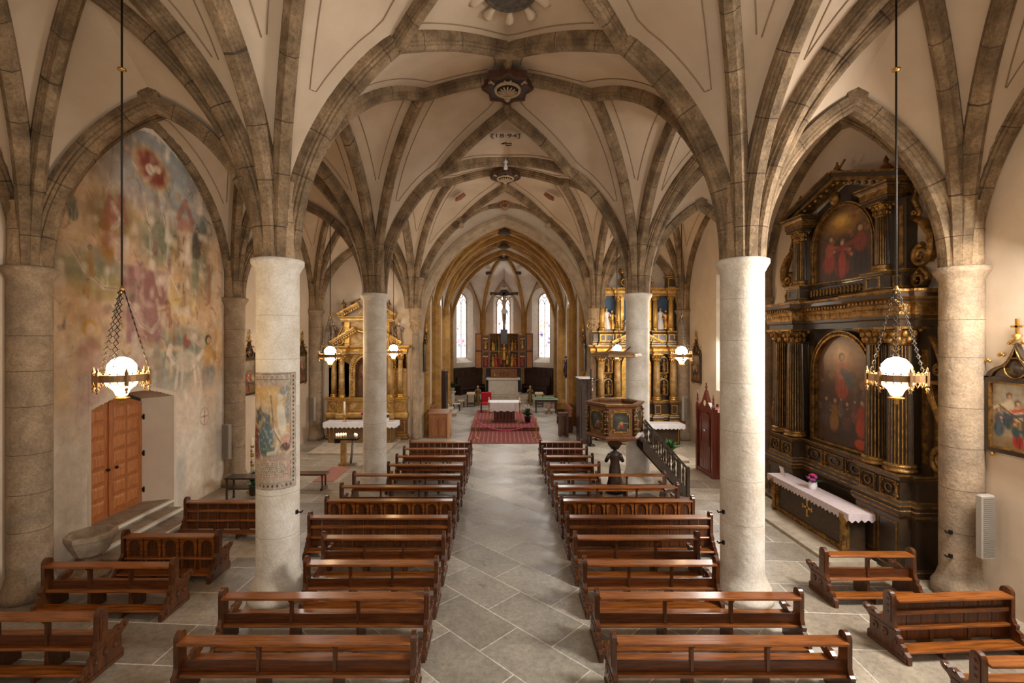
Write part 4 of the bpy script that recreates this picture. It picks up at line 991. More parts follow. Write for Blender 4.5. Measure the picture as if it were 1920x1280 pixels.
def raking(m, xa, za, xb, zb, y1, t=.12, a=0, b=1):
    A, B_ = V((xa, 0, za)), V((xb, 0, zb)); n = V((-(B_-A).z, 0, (B_-A).x)).normalized(); n = n if n.z > 0 else -n
    for o0, o1, yy, mi in ((-.7, 0, y1*.6, a), (0, .5, y1*.85, a), (.5, .8, y1*.95, b), (.8, 1.05, y1, b)):
        vs = [A+n*o0*t, B_+n*o0*t, B_+n*o1*t, A+n*o1*t]; m.add([(p.x, 0, p.z) for p in vs]+[(p.x, yy, p.z) for p in vs], [(0, 1, 2, 3), (7, 6, 5, 4), (0, 4, 5, 1), (1, 5, 6, 2), (2, 6, 7, 3), (3, 7, 4, 0)], mi)
    k = int((B_-A).length/.1)
    for i in range(k):
        p = A.lerp(B_, (i+.5)/k)-n*t*.25; m.box(p.x-.025, p.x+.025, 0, y1*.75, p.z-.04, p.z+.02, b)
for s in (-1, 1): m = MB(); raking(m, s*1.4, 3.9, s*.42, 4.5, .5); m.build('broken_pediment', OG, LA)
m = MB(); m.box(-.95, .95, 0, .14, 3.84, 4.85)
for s in (-1, 1): m.box(s*.82-.1, s*.82+.1, .14, .24, 3.84, 4.8, 1)
m.tube([(-.6, .2, 4.6), (-.3, .24, 4.42), (0, .24, 4.36), (.3, .24, 4.42), (.6, .2, 4.6)], [.04, .07, .08, .07, .04], 7, 1); mold(m, [(-1.05, 0), (-1.05, .24), (1.05, .24), (1.05, 0)], CORN(4.82, .2, .12)); m.build('attic', OG, LA)
for s in (-1, 1):
    m = MB(); raking(m, s*1.15, 5.04, s*.3, 5.5, .4); spiral(m, s*.22, 5.2, .2, .14, s, 1.4, .04); m.build('upper_pediment', OG, LA)
    m = MB(); spiral(m, s*1.12, 4.0, .2, .16, s, 1.6, .05); leafwing(m, [(s*.98, 4.8), (s*1.05, 4.5), (s*1.2, 4.2), (s*1.25, 4.0)], .07, .2); m.build('scroll_wing', gold, LA)
    x = s*1.3; m = MB(); figure(m, x+.1*(x > 0), .2, 3.86, .95, 0, 1, 0, 0, (.9, .3), seed=5); m.tube([(x+.25, .35, 3.9), (x+.2, .35, 4.7)], .02, 6); m.build('carved_figure', [M('silvered_wood', (140, 116, 96), .5, .3), skinp], LA)
    m = MB(); figure(m, s*.82, .32, 5.2, .5, 0, 0, 0, s*.25, (1, .2)); m.tube([(s*.62, .3, 5.55), (s*.25, .3, 5.75)], [.05, .03], 6); m.build('reclining_figure', dgold, LA)
LT = thing('altar_table', 'brown altar table with white cloth below the golden left aisle altar', 'altar table', (-5.5, YEW-.62, 0), PI)
m = MB(); m.box(-1.25, 1.25, 0, .55, .07, .84, 0); panelrel(m, -1.2, 1.2, .12, .8, .55, 1, .015, False, .02); panelrel(m, -1.05, 1.05, .2, .74, .55, 1, .012, False, .015); m.build('table_body', [M('olive_wood', (116, 86, 48), .6, c2=(98, 72, 40), sc=12), gold], LT)
ac = lace_cloth('altar_cloth', None, -1.42, 1.42, -.04, .66, .85, .2, .16).build('altar_cloth', cloth); ac.location = LT.location; ac.rotation_euler = (0, 0, PI); tag(ac, 'white scalloped cloth on the golden left aisle altar', 'altar cloth')
m = MB(); m.bbox(-6.9, -4.15, 16.9, 18.48, 0, .08, .02); tag(m.build('altar_step', step_st), 'pale stone step before the golden altar of the left aisle', 'step')
m = MB(); m.box(-6.95, -4.1, 18.5, YEW, 0, .07); struct(m.build('floor_step', step_st))
candle('tall white candle on the left aisle altar', (-6.15, YEW-1.05, .868), .5, .04, .28)
flowers('flower_pot', 'purple flowers in a white vase on the left aisle altar', (-5.35, YEW-1.0, .868), .26, ((150, 30, 110), (200, 50, 120)))
flowers('flower_pot', 'pale flowers at the right end of the left aisle altar', (-4.5, YEW-1.0, .868), .2, ((236, 226, 220), (220, 200, 190)))

# ---------- golden two-storey altar at the end of the right aisle ----------
EA = thing('side_altar', 'golden two-storey altar with blue panels at the end of the right aisle', 'altar', (5.52, YEW, 0), PI)
pe = [(-1.85, 0), (-1.85, .32), (-1.62, .32), (-1.62, .5), (-1.32, .5), (-1.32, .32), (-.95, .32), (-.95, .5), (-.65, .5), (-.65, .32), (.65, .32), (.65, .5), (.95, .5), (.95, .32), (1.32, .32), (1.32, .5), (1.62, .5), (1.62, .32), (1.85, .32), (1.85, 0)]
BB = [black, gold]
m = MB(); mold(m, pe, BASE(0, .85, .05)); m.build('plinth', BB, EA)
m = MB(); mold(m, pe, BASE(.85, .78, .06))
for x in (-1.47, -.8, .8, 1.47): panelrel(m, x-.12, x+.12, 1.08, 1.44, .5, 1, .02, False, .03)
m.build('predella', BB, EA)
m = MB(); m.box(-1.8, 1.8, 0, .1, 1.6, 3.6, 0)
for x in (-1.14, 1.14):
    for z in (1.8, 2.7): strip(m, arch_pts(x-.2, x+.2, z, z+.5, 8), arch_pts(x-.15, x+.15, z+.04, z+.5, 8), 'y', .1, .18, 1)
    spiral(m, x-.08, 2.56, .12, .08, 1, 1.2, .03); spiral(m, x+.08, 2.56, .12, .08, -1, 1.2, .03)
m.build('back_panel', BB, EA)
for x in (-1.47, -.8, .8, 1.47):
    m = MB(); colmn(m, x, .36, 1.63, 3.5, .14, False, 0, 1); m.build('gilded_column', OG, EA)
for i, (x, z) in enumerate([(-1.14, 1.84), (1.14, 1.84), (-1.14, 2.74), (1.14, 2.74)]): m = MB(); figure(m, x, .2, z, .55, 0, 1, 0, 0, seed=i); m.build('niche_figure', [dgold, skinp], EA)
m = MB(); nl = arch_pts(-.42, .42, 1.66, 3.0, 12); strip(m, arch_pts(-.6, .6, 1.63, 3.0, 12), nl, 'y', .1, .26, 1); m.build('niche_frame', OG, EA)
m = MB(); m.prism(nl, 'y', .1, .11); m.build('niche_panel', bluep, EA)
m = MB(); mold(m, pe, CORN(3.5, .36, .15)); m.build('entablature', OG, EA)
m = MB(); raking(m, -1.0, 3.9, 0, 4.4, .5); raking(m, 1.0, 3.9, 0, 4.4, .5); m.build('pediment', OG, EA)
pe2 = [(x*.95, y*.8) for x, y in pe]
m = MB(); mold(m, pe2, BASE(3.86, .58, .05))
for x in (-1.4, -.76, .76, 1.4): panelrel(m, x-.11, x+.11, 4.02, 4.3, .4, 1, .02, False, .03)
for x in (-1.08, 1.08): panelrel(m, x-.16, x+.16, 4.02, 4.3, .256, 1, .02, False, .03)
m.build('upper_pedestal', BB, EA)
m = MB(); m.box(-1.7, 1.7, 0, .08, 4.4, 6.1, 0); m.build('upper_back_panel', [black], EA)
m = MB()
for s in (-1, 1): m.box(s*1.08-.26, s*1.08+.26, .08, .1, 4.5, 5.8)
m.prism(arch_pts(-.5, .5, 4.45, 5.85, 12), 'y', .08, .1); m.build('blue_panels', bluep, EA)
m = MB(); strip(m, arch_pts(-.62, .62, 4.44, 5.85, 12), arch_pts(-.5, .5, 4.46, 5.85, 12), 'y', .1, .22, 1)
for k in range(16):
    a = PI*2*k/16; m.tube([(.12*math.cos(a), .13, 5.5+.12*math.sin(a)), (.34*math.cos(a), .13, 5.5+.34*math.sin(a))], [.015, .004], 5, 1)
m.build('upper_niche_frame', OG, EA)
for x in (-1.4, -.76, .76, 1.4):
    m = MB(); colmn(m, x, .28, 4.44, 5.88, .10, False, 0, 1); m.build('gilded_column', [M('cream_gilt', (226, 184, 104), .4, .4, c2=(196, 150, 76), sc=5), gold], EA)
for i, x in enumerate((-1.19, -.98, .98, 1.19)): m = MB(); figure(m, x, .2, 4.5, .8+.08*(i % 2), i % 2, 2, 0, .02*(i-1.5), seed=i+3); m.build('relief_figure', [gold, cloth, skinp], EA)
for x in (-.46, .46): m = MB(); figure(m, x, .4, 4.42, .62, 0, 0, 0, -.25*x, (.3, .8), seed=9); m.build('kneeling_figure', M('silver_paint', (190, 176, 156), .5, .3), EA)
m = MB(); mold(m, pe2, CORN(5.88, .3, .13)); m.build('upper_entablature', OG, EA)
m = MB()
for x in (-1.42, 1.42):
    m.box(x-.18, x+.18, .05, .36, 6.18, 6.6, 0); panelrel(m, x-.16, x+.16, 6.2, 6.58, .36, 1, .02, False, .03); mold(m, [(x-.2, 0), (x-.2, .38), (x+.2, .38), (x+.2, 0)], [(0, 6.6, 1), (.04, 6.62, 1), (.04, 6.66, 0)]); m.lathe([(.1, 0), (.12, .04), (.06, .08), (.08, .14), (.01, .24)], (x, .2, 6.66), 8, 1)
m.box(-.55, .55, .05, .3, 6.18, 6.75, 0); spiral(m, -.5, 6.4, .32, .16, 1, 1.4, .05); spiral(m, .5, 6.4, .32, .16, -1, 1.4, .05); m.ball((0, .32, 6.45), .16, 10, 1)
mold(m, [(-.6, 0), (-.6, .34), (.6, .34), (.6, 0)], CORN(6.75, .14, .08)); raking(m, -.6, 6.92, 0, 7.16, .34, .08); raking(m, .6, 6.92, 0, 7.16, .34, .08); m.build('crowning_pieces', BB, EA)
for s in (-1, 1):
    m = MB(); spiral(m, s*1.86, 4.68, .12, .2, s, 1.7, .05); leafwing(m, [(s*1.66, 5.75), (s*1.72, 5.4), (s*1.88, 5.05), (s*2.0, 4.7)], .08, .12); m.prism([(s*1.62, 4.45), (s*1.95, 4.45), (s*2.0, 4.75), (s*1.62, 5.7)], 'y', .02, .1); m.build('scroll_wing', BB, EA)
ET = thing('altar_table', 'altar table with white cloth below the golden right aisle altar', 'altar table', (5.75, YEW-.62, 0), PI)
m = MB(); m.box(-1.2, 1.2, 0, .6, .0, .78, 0); panelrel(m, -1.15, 1.15, .06, .74, .6, 1, .015, False, .03); m.build('table_body', BB, ET)
ac = lace_cloth('altar_cloth', None, -1.36, 1.36, -.02, .72, .79, .18, .15).build('altar_cloth', cloth); ac.location = ET.location; ac.rotation_euler = (0, 0, PI); tag(ac, 'white scalloped cloth on the golden right aisle altar', 'altar cloth')
flowers('flower_pot', 'pink flowers on the right aisle altar beside the pulpit column', (4.85, YEW-1.1, .803), .24)
# ================= LAMPS =================
def lamp(x, y, label, vault, rad=.29, s=1.0):
    t = thing('hanging_lamp', label, 'lamp', (x, y, 3.62), 0, 'hanging lamps')
    zt = 1.17; lowc = .16
    m = MB(); m.tube([(0, 0, zt), (0, 0, vault-3.62)], .012, 6); m.build('rod', iron, t)
    m = MB(); m.lathe([(.012, -.03), (.05, -.012), (.05, .012), (.012, .03)], (0, 0, 4.03), 10); m.lathe([(.012, -.05), (.03, 0), (.012, .05)], (0, 0, zt), 8); m.build('rod_knob', brass, t)
    for k in range(3):
        a = 2*PI*k/3+.9; m = MB(); c, sn = math.cos(a), math.sin(a); px, py = -sn, c; n = 13
        f = lambda q, w: (rad*.96*(1-q)*c+.02*c+w*px, rad*.96*(1-q)*sn+.02*sn+w*py, .1+(zt-.1)*q)
        for i in range(n):
            q0, q1 = i/n, (i+1)/n; w = .032*(1-.4*q0)
            m.tube([f(q0, 0), f((q0+q1)/2, w), f(q1, 0)], .0055, 4); m.tube([f(q0, 0), f((q0+q1)/2, -w), f(q1, 0)], .0055, 4)
            m.tube([f((q0+q1)/2, w), f((q0+q1)/2, w*1.7)], .005, 4); m.tube([f((q0+q1)/2, -w), f((q0+q1)/2, -w*1.7)], .005, 4)
        m.build('chain', iron, t)
    m = MB(); m.rings([[(r*math.cos(2*PI*j/32), r*math.sin(2*PI*j/32), z) for j in range(32)] for r, z in ((rad, -.02), (rad, .07), (rad-.012, .07), (rad-.012, -.02), (rad, -.02))], 0)
    for j in range(24):
        a = 2*PI*j/24; b = 2*PI*(j+.5)/24; m.tube([(rad*math.cos(a), rad*math.sin(a), -.02), (rad*.97*math.cos(b), rad*.97*math.sin(b), -.09), (rad*math.cos(a+2*PI/24), rad*math.sin(a+2*PI/24), -.02)], .006, 4)
        m.ball((rad*math.cos(a), rad*math.sin(a), .085), .013, 5)
    for j in range(6):
        a = 2*PI*j/6+.3; q = (rad+.015)*math.cos(a); w = (rad+.015)*math.sin(a)
        m.box(q-.016, q+.016, w-.016, w+.016, -.07, .11); m.lathe([(.02, -.16), (.008, -.14), (.025, -.11), (.01, -.09)], (q, w, 0), 6); m.lathe([(.016, .11), (.008, .15), (.002, .17)], (q, w, 0), 6)
    m.build('crown_band', M('lamp_band', (140, 104, 66), .45, .6), t)
    m = MB(); m.lathe([(.02, .02), (.11, .04), (.16, .11), (.155, .19), (.10, .26), (.03, .29)], (0, 0, 0), 20); m.build('lamp_globe', lampglow, t)
    m = MB(); m.lathe([(.02, -.22), (.06, -.21), (.09, -.14), (.17, -.06), (.18, -.04), (.01, -.04)], (0, 0, 0), 16); m.build('glass_bowl', lampglow2, t)
    m = MB(); m.lathe([(.005, -.33), (.03, -.3), (.015, -.27), (.09, -.25), (.09, -.235), (.03, -.225)], (0, 0, 0), 12); m.build('finial', brass, t)
lamp(-4.94, 6.2, 'large lit lamp hanging nearest the camera on the left, before the fresco', 8.82)
lamp(5.14, 6.2, 'large lit lamp hanging nearest the camera on the right, before the black altar', 8.82)
lamp(-4.94, 13.75, 'lit lamp hanging in the left aisle beyond the painted column', 7.9)
lamp(5.26, 13.9, 'lit lamp hanging in the right aisle beside the framed picture', 8.5)
lamp(-3.96, 17.5, 'small distant lit lamp right of the left aisle altar column', 9.0)
lamp(4.25, 17.5, 'small distant lit lamp above the pulpit canopy', 9.0)
# ================= WALL PICTURES =================
def station(loc, rz, label, seed, w=.45, group='framed stations with gothic gables'):
    t = thing('framed_painting', label, 'painting', loc, rz, group); h = 1.12
    m = MB(); strip(m, [(-w, 0), (w, 0), (w, h), (-w, h)], [(-w+.07, .07), (w-.07, .07), (w-.07, h-.06), (-w+.07, h-.06)], 'y', .0, .07, 0)
    strip(m, [(-w+.06, .06), (w-.06, .06), (w-.06, h-.05), (-w+.06, h-.05)], [(-w+.085, .085), (w-.085, .085), (w-.085, h-.075), (-w+.085, h-.075)], 'y', .03, .075, 1)
    og = [(-w, h)]+[(-w+w*u**.9, h+.06+.14*math.sin(min(1, u/.45)*PI/2)*.9+.36*max(0, (u-.35)/.65)**2.1) for u in [i/10 for i in range(1, 11)]]
    full = og+[(-x, z) for x, z in og[::-1][1:]]
    inn = [(x*.8, h+.02+(z-h)*.82) for x, z in full]
    n = len(full); R = [[(x, 0, z) for x, z in full], [(x, .08, z) for x, z in full], [(x, .08, z) for x, z in inn], [(x, 0, z) for x, z in inn]]
    m.rings(R+[R[0]], 0, False, False)
    m.tube([(x*.98, .085, z) for x, z in inn], .012, 5, 1)
    m.prism([(-w, h-.0), (w, h-.0), (w, h+.03), (-w, h+.03)], 'y', 0, .08, 0)
    m.build('frame', BG, t)
    m = MB(); m.prism(inn, 'y', .0, .015); m.build('gable_panel', M('gable_paint', (120, 104, 90), .7), t)
    m = MB(); m.lathe([(.15, 0), (.15, .05), (.01, .05)], (0, 0, 0), 20, 0); m.xf(Matrix.Translation((0, .03, h+.17)) @ Matrix.Rotation(-PI/2, 4, 'X')); m.tube([(.15*math.cos(PI*i/12), .085, h+.17+.15*math.sin(PI*i/12)) for i in range(25)], .012, 5, 1); m.build('medallion', BG, t)
    for x, z in ((-.42, h+.26), (.42, h+.26), (-.22, h+.36), (.22, h+.36), (-.08, h+.54), (.08, h+.54)):
        m = MB()
        for k in range(3): m.ball((x*w/.45+.03*(k-1), .05, z+.02*(k == 1)), .026, 6)
        m.build('gilt_crocket', gold, t)
    m = MB(); m.lathe([(.05, 0), (.03, .03), (.06, .07), (.03, .1)], (0, .05, h+.58), 8); m.box(-.018, .018, .035, .065, h+.66, h+.9); m.box(-.08, .08, .035, .065, h+.77, h+.80); m.build('gilt_cross', gold, t)
    for q in (-1, 1): m = MB(); m.ball((q*(w-.1), .05, -.04), .035, 6); m.build('gilt_knob', gold, t)
    cv = Canvas(44, 50, (150, 128, 96), seed); rg = random.Random(seed)
    cv.mix(cv.noise(4, seed)*.8, (110, 96, 80)); cv.e(.4, .1, .7, .3, (176, 168, 150), .8, 0, .8); cv.r(.55, .7, .02, .3, (166, 140, 108), .8, .03); cv.e(.5, 1, .8, .22, (122, 96, 62), .9, 0, .6)
    for q in range(5):
        c = rg.choice([(150, 52, 40), (60, 74, 84), (170, 150, 120), (110, 60, 44), (46, 60, 66), (140, 104, 60)]); cv.fig(.14+.18*q, rg.uniform(.7, .92), rg.uniform(.45, .6), c, rg.choice([(176, 70, 52), (190, 170, 140), (70, 70, 80)]), al=.9, lean=rg.uniform(-.2, .2), arm=rg.uniform(-.6, .6))
    cv.fig(.52, .97, .42, (150, 44, 38), (44, 70, 74), al=.95, lean=-.3, arm=.6); cv.line([(.15, .35), (.95, .75)], .02, (90, 62, 40), .9)
    cv.build('painted_panel', paintm, lambda u, v: (w-.07-(2*w-.14)*u, .025, h-.06-(h-.13)*v), t)
    return t
station((WALL_R-.01, 6.98, 2.42), PI/2, 'gothic framed painting cut by the right edge of the photo, on the right wall', 3)
station((WALL_L+.01, 14.65, 2.40), -PI/2, 'gothic framed painting on the left wall, visible left of the painted column', 4)
station((WALL_L+.01, 18.55, 2.40), -PI/2, 'gothic framed painting on the left wall near the golden altar', 5, .38)
station((WALL_R-.01, 18.5, 2.42), PI/2, 'gothic framed painting on the right wall above the confessional', 6, .42)
station((-3.21, 20.05, 2.75), -PI/2, 'framed painting seen edge-on inside the left choir pier', 7, .25)
station((3.49, 20.05, 2.75), PI/2, 'framed painting seen edge-on inside the right choir pier', 8, .25)
def speaker(loc, rz, label):
    t = thing('column_loudspeaker', label, 'loudspeaker', loc, rz, 'slim column loudspeakers')
    m = MB(); m.bbox(-.12, .12, 0, .1, 0, .95, .015); m.build('housing', grey, t)
    m = MB()
    for i in range(30): m.box(-.1, .1, .1, .106, .03+.03*i, .045+.03*i)
    m.build('grille', M('speaker_grille', (126, 118, 108), .6), t)
    m = MB(); m.tube([(0, 0, .4), (0, -.06, .4)], .02, 6); m.build('bracket', iron, t)
speaker((7.36, 7.3, .82), PI+.15, 'slim grey loudspeaker on the right wall column beside the black altar')
speaker((-7.55, 13.22, .82), PI-.5, 'slim grey loudspeaker on the left wall column by the fresco')
speaker((-7.5, 19.1, .85), PI-.6, 'slim grey loudspeaker on the left wall column by the golden altar')
speaker((7.3, 19.1, .85), PI+.6, 'slim grey loudspeaker on the right wall column behind the confessional')
# ================= FRESCOES =================
def fresco():
    Y0, Y1, Z0, Z1 = 7.95, 13.3, 1.6, 8.7; W, H = 230, 305
    cv = Canvas(W, H, (206, 172, 138), 3); e, ln, r = cv.e, cv.line, cv.r
    na, nb = cv.noise(6, 11), cv.noise(14, 12)
    cv.mix((na-.4)*1.6, (214, 170, 118)); cv.mix((nb-.5)*1.6, (188, 146, 122))
    e(.55, .08, .6, .2, (140, 146, 146), .85, 0, .7); e(.75, .2, .35, .12, (150, 152, 146), .7, 0, .7); e(.4, .16, .25, .1, (162, 150, 138), .6, 0, .7)
    e(.5, .11, .13, .07, (196, 146, 84), .9, .4, .4); e(.5, .11, .10, .055, (126, 62, 48), .95, .4, .3); e(.49, .115, .03, .02, (206, 182, 156), .9); e(.53, .105, .025, .015, (200, 170, 140), .9)
    for x, y, rx, ry, c, a in ((.3, .3, .15, .09, (124, 104, 60), .8), (.2, .45, .2, .07, (122, 128, 100), .8), (.28, .5, .2, .05, (170, 146, 90), .7), (.55, .33, .16, .1, (116, 122, 96), .8), (.8, .3, .1, .1, (84, 88, 76), .85), (.68, .52, .15, .06, (204, 176, 106), .8), (.82, .42, .14, .1, (112, 116, 92), .75), (.7, .68, .28, .1, (116, 128, 118), .75), (.62, .78, .2, .07, (90, 106, 100), .7), (.16, .78, .16, .05, (216, 164, 88), .85), (.12, .64, .16, .06, (222, 192, 160), .8), (.28, .36, .05, .1, (150, 92, 40), .8), (.14, .36, .07, .12, (210, 178, 140), .6)): e(x, y, rx, ry, c, a, 0, .6)
    for x0, x1, y0, y1, c in ((.34, .60, .42, .54, (142, 92, 92)), (.36, .56, .52, .66, (152, 106, 106)), (.40, .46, .4, .8, (196, 154, 138)), (.66, .76, .26, .56, (182, 150, 118)), (.65, .77, .22, .28, (170, 112, 92)), (.8, .86, .4, .55, (188, 150, 110)), (.86, .9, .36, .52, (156, 100, 78)), (.9, .99, .38, .6, (216, 190, 162)), (.25, .36, .33, .39, (148, 96, 72)), (.28, .31, .3, .34, (158, 110, 84)), (.33, .35, .29, .34, (158, 110, 84)), (.09, .15, .26, .32, (206, 176, 142)), (.60, .63, .5, .78, (214, 164, 104)), (.55, .7, .66, .69, (216, 178, 140))): r(x0, x1, y0, y1, c, .75, .012)
    for x, y, s in ((.71, .2, .05), (.29, .28, .02), (.34, .27, .02)): ln([(x-s, y+.03), (x, y-.03), (x+s, y+.03)], .02, (150, 92, 76), .7)
    for q in range(10): r(.66+.01*(q % 3)*3, .672+.03*(q % 3), .29+.08*(q//3), .32+.08*(q//3), (110, 88, 70), .6, .004)
    e(.72, .72, .10, .045, (226, 206, 186), .7, .1, .35); ln([(.63, .72), (.6, .69), (.61, .67)], .02, (228, 208, 190), .9)
    for dx in (-.06, -.03, .05, .08): ln([(.72+dx, .74), (.72+dx*1.3, .81)], .011, (226, 206, 188), .9)
    ln([(.80, .715), (.84, .69), (.86, .70)], .018, (230, 212, 196), .9); ln([(.86, .69), (.9, .66)], .006, (230, 212, 196), .9)
    cv.fig(.88, .84, .22, (92, 100, 112), (196, 140, 70), (216, 176, 140), al=.85); cv.fig(.2, .86, .28, (170, 104, 96), (176, 120, 100), (220, 190, 160), (206, 150, 70), al=.85)
    cv.fig(.79, .36, .12, (84, 70, 60), al=.6); e(.72, .65, .03, .03, (150, 84, 70), .8); cv.fig(.42, .9, .18, (206, 190, 176), al=.6)
    for pts in ([(.46, .2), (.49, .3), (.5, .4), (.53, .46), (.55, .5)], [(.56, .22), (.6, .32), (.59, .4), (.65, .47), (.7, .52)], [(.3, .56), (.33, .52), (.38, .54), (.44, .6), (.5, .62), (.55, .58), (.53, .52)], [(.3, .26), (.34, .3), (.3, .33)], [(.74, .6), (.8, .66), (.84, .67)], [(.12, .4), (.18, .46), (.26, .5), (.32, .5)]): ln(pts, .013, (216, 194, 170), .5); ln([(x+.004, y) for x, y in pts], .003, (150, 116, 96), .6)
    for q in range(60):
        rg = cv.rng; e(rg.random(), rg.random(), rg.uniform(.01, .05), rg.uniform(.006, .03), [(212, 186, 156), (150, 108, 92), (120, 118, 96), (224, 200, 170), (176, 122, 84)][q % 5], .45, rg.uniform(0, 3), .6)
    rg = random.Random(77)
    for q in range(170):      # fine brushwork: trees, folds, masonry
        x, y = rg.random(), rg.uniform(.1, .9); k = rg.choice([(98, 76, 60), (226, 206, 180), (128, 86, 74), (92, 98, 84), (150, 110, 78)]); a = rg.uniform(0, 3.1); L_ = rg.uniform(.015, .06)
        ln([(x, y), (x+L_*math.cos(a)*.5, y+L_*math.sin(a)*.5+.004), (x+L_*math.cos(a+.5), y+L_*math.sin(a+.5))], rg.uniform(.003, .008), k, .28)
    for q in range(14):
        x, y = rg.uniform(.08, .92), rg.uniform(.25, .66); cv.fig(x, y, rg.uniform(.05, .1), rg.choice([(120, 84, 72), (96, 104, 96), (176, 130, 80), (150, 100, 90)]), al=.55, lean=rg.uniform(-.2, .2), arm=rg.uniform(-.5, .5))
    cv.mix((cv.noise(40, 8)-.5)*.9, (216, 190, 164)); cv.mix((cv.noise(22, 9)-.66)*3, (222, 200, 176)); cv.mix((.5-cv.noise(34, 18))*.5, (120, 92, 74))
    # worn lower edge fades into the plaster, arched patch over the door
    e(.48, 1.0, .27, .2, (216, 196, 174), 1, 0, .25)
    cv.mix(np.clip((cv.Y-.78)/.2, 0, 1)*(.4+cv.noise(6, 21)*.8), (216, 192, 168))
    # the worn foot of the painting is bare wall plaster
    jj = np.clip(((1-(Z1-(Z1-Z0)*cv.Y)/9.4)*(H_-1)).round().astype(int), 0, H_-1); ii = np.clip(((Y0+cv.X*(Y1-Y0)-7.9)/5.5*(W_-1)).round().astype(int), 0, W_-1)
    wc = wallcv.a[jj, ii]; q = np.clip((cv.Y-.66)/.26+(cv.noise(7, 31)-.5)*.6*(cv.Y < .93), 0, 1)[..., None]; q = np.where(cv.Y[..., None] > .96, 1, q)
    cv.a = cv.a*(1-q)+wc*q
    A0, A1 = arc(P3(0, 7.7, 5.24), P3(0, 10.65, 8.72)), arc(P3(0, 13.6, 5.24), P3(0, 10.65, 8.72))
    def mask(u, v):
        y = Y0+u*(Y1-Y0); z = Z1-v*(Z1-Z0)
        if DO0-.06 < y < DO1+.06 and z < door_top(y)+.08: return False
        if z > 5.24:
            k = A0 if y < 10.65 else A1; t = np.interp(z, [p.z for p in k], [p.y for p in k])
            return (y > t) if y < 10.65 else (y < t)
        return True
    o = cv.build('fresco', lwm, lambda u, v: (WALL_L+.006, Y0+u*(Y1-Y0), Z1-v*(Z1-Z0)), None, mask)
    # roundel beside the door
    return tag(o, 'large faded medieval fresco on the left wall above the oak door', 'fresco')
fresco()
m = MB(); m.rings([[(WALL_L+.008, 12.5+r_*math.cos(a*PI/12), 2.1+1.2*r_*math.sin(a*PI/12)) for a in range(24)] for r_ in (.2, .17)], 0); m.box(WALL_L+.006, WALL_L+.009, 12.48, 12.52, 1.92, 2.28); m.box(WALL_L+.006, WALL_L+.009, 12.35, 12.65, 2.08, 2.12)
tag(m.build('painted_roundel', M('faded_red', (196, 146, 124), .95, c2=(214, 180, 158), sc=20)), 'small faded red painted cross in a circle beside the door recess', 'wall painting')
def colfresco():
    W, H = 110, 150; cv = Canvas(W, H, (176, 160, 142), 5); e = cv.e; R_ = .33; z0, z1 = 1.80, 3.62; a0, a1 = -2.95, -.22
    cv.mix(cv.noise(8, 3)*.6, (158, 140, 124)); cv.r(.0, .9, .11, .70, (190, 156, 112), .9); cv.e(.5, .2, .3, .1, (206, 172, 118), .7, 0, .6)
    e(.24, .6, .2, .16, (112, 66, 60), .95, 0, .3); e(.45, .56, .17, .17, (96, 116, 122), .95, .2, .3); e(.5, .66, .2, .06, (94, 110, 100), .9, 0, .5); e(.3, .36, .1, .1, (84, 92, 94), .9); e(.47, .38, .08, .1, (92, 104, 108), .85)
    e(.13, .46, .05, .1, (196, 172, 140), .9); e(.72, .4, .08, .17, (208, 196, 176), .95, -.15, .3); e(.7, .21, .05, .03, (206, 190, 170), .95); e(.82, .32, .05, .16, (122, 128, 134), .8, 0, .4); e(.78, .16, .1, .05, (120, 124, 126), .8); e(.82, .58, .1, .06, (190, 140, 126), .8); e(.78, .64, .09, .04, (96, 72, 70), .9)
    for x, y, s in ((.28, .27, .055), (.46, .3, .05), (.2, .36, .035)): e(x, y, s*1.5, s*1.1, (190, 176, 156), .9); e(x, y, s*.7, s*.6, (206, 172, 140), .95)
    cv.line([(.6, .48), (.68, .56), (.62, .68), (.5, .69)], .03, (204, 190, 168), .95); cv.line([(.06, .2), (.2, .11)], .01, (90, 66, 52), .9); cv.line([(.55, .2), (.6, .5), (.7, .6)], .012, (96, 84, 76), .7)
    cv.r(0, .86, .735, .9, (178, 140, 122), .95); cv.r(.02, .8, .755, .885, (186, 170, 150), .95)
    rg = random.Random(8)
    for i in range(7):
        x = .03
        while x < .78:
            wd = rg.uniform(.012, .03); y = .765+.0165*i; cv.r(x, x+wd, y, y+.010, (78, 66, 60), .9, .003); x += wd+rg.uniform(.006, .016)
    for yb in (0.0, .93): cv.r(0, .98, yb, yb+.07, (170, 156, 140), .9, .003); cv.r(0, .98, yb+.012, yb+.02, (92, 78, 70), .9, .003); cv.r(0, .98, yb+.06, yb+.07, (100, 84, 74), .9, .003)
    cv.r(.88, .98, 0, 1, (170, 156, 140), .9, .004); cv.r(.86, .872, .08, .93, (96, 84, 78), .9, .004)
    for i in range(12): e(.05+.075*i, .042, .022, .016, (96, 62, 54), .95); e(.05+.075*i, .042, .03, .022, (200, 186, 168), .5); e(.05+.075*i, .965, .02, .014, (96, 62, 54), .95)
    for i in range(26): e(.93, .04+.036*i, .02, .011, (86, 66, 62), .95)
    for i in range(60): cv.r(.005+.0165*i, .013+.0165*i, 0, .01, (84, 72, 66), .9, .002)
    cv.mix((cv.noise(40, 2)-.55)*1.6, (206, 192, 174))
    return tag(cv.build('column_fresco', frescom, lambda u, v: (XL+R_*math.cos(a0+(a1-a0)*u), 7.7+R_*math.sin(a0+(a1-a0)*u), z1-(z1-z0)*v)), 'faded fresco with lettering wrapped round the front left column', 'fresco')
colfresco()
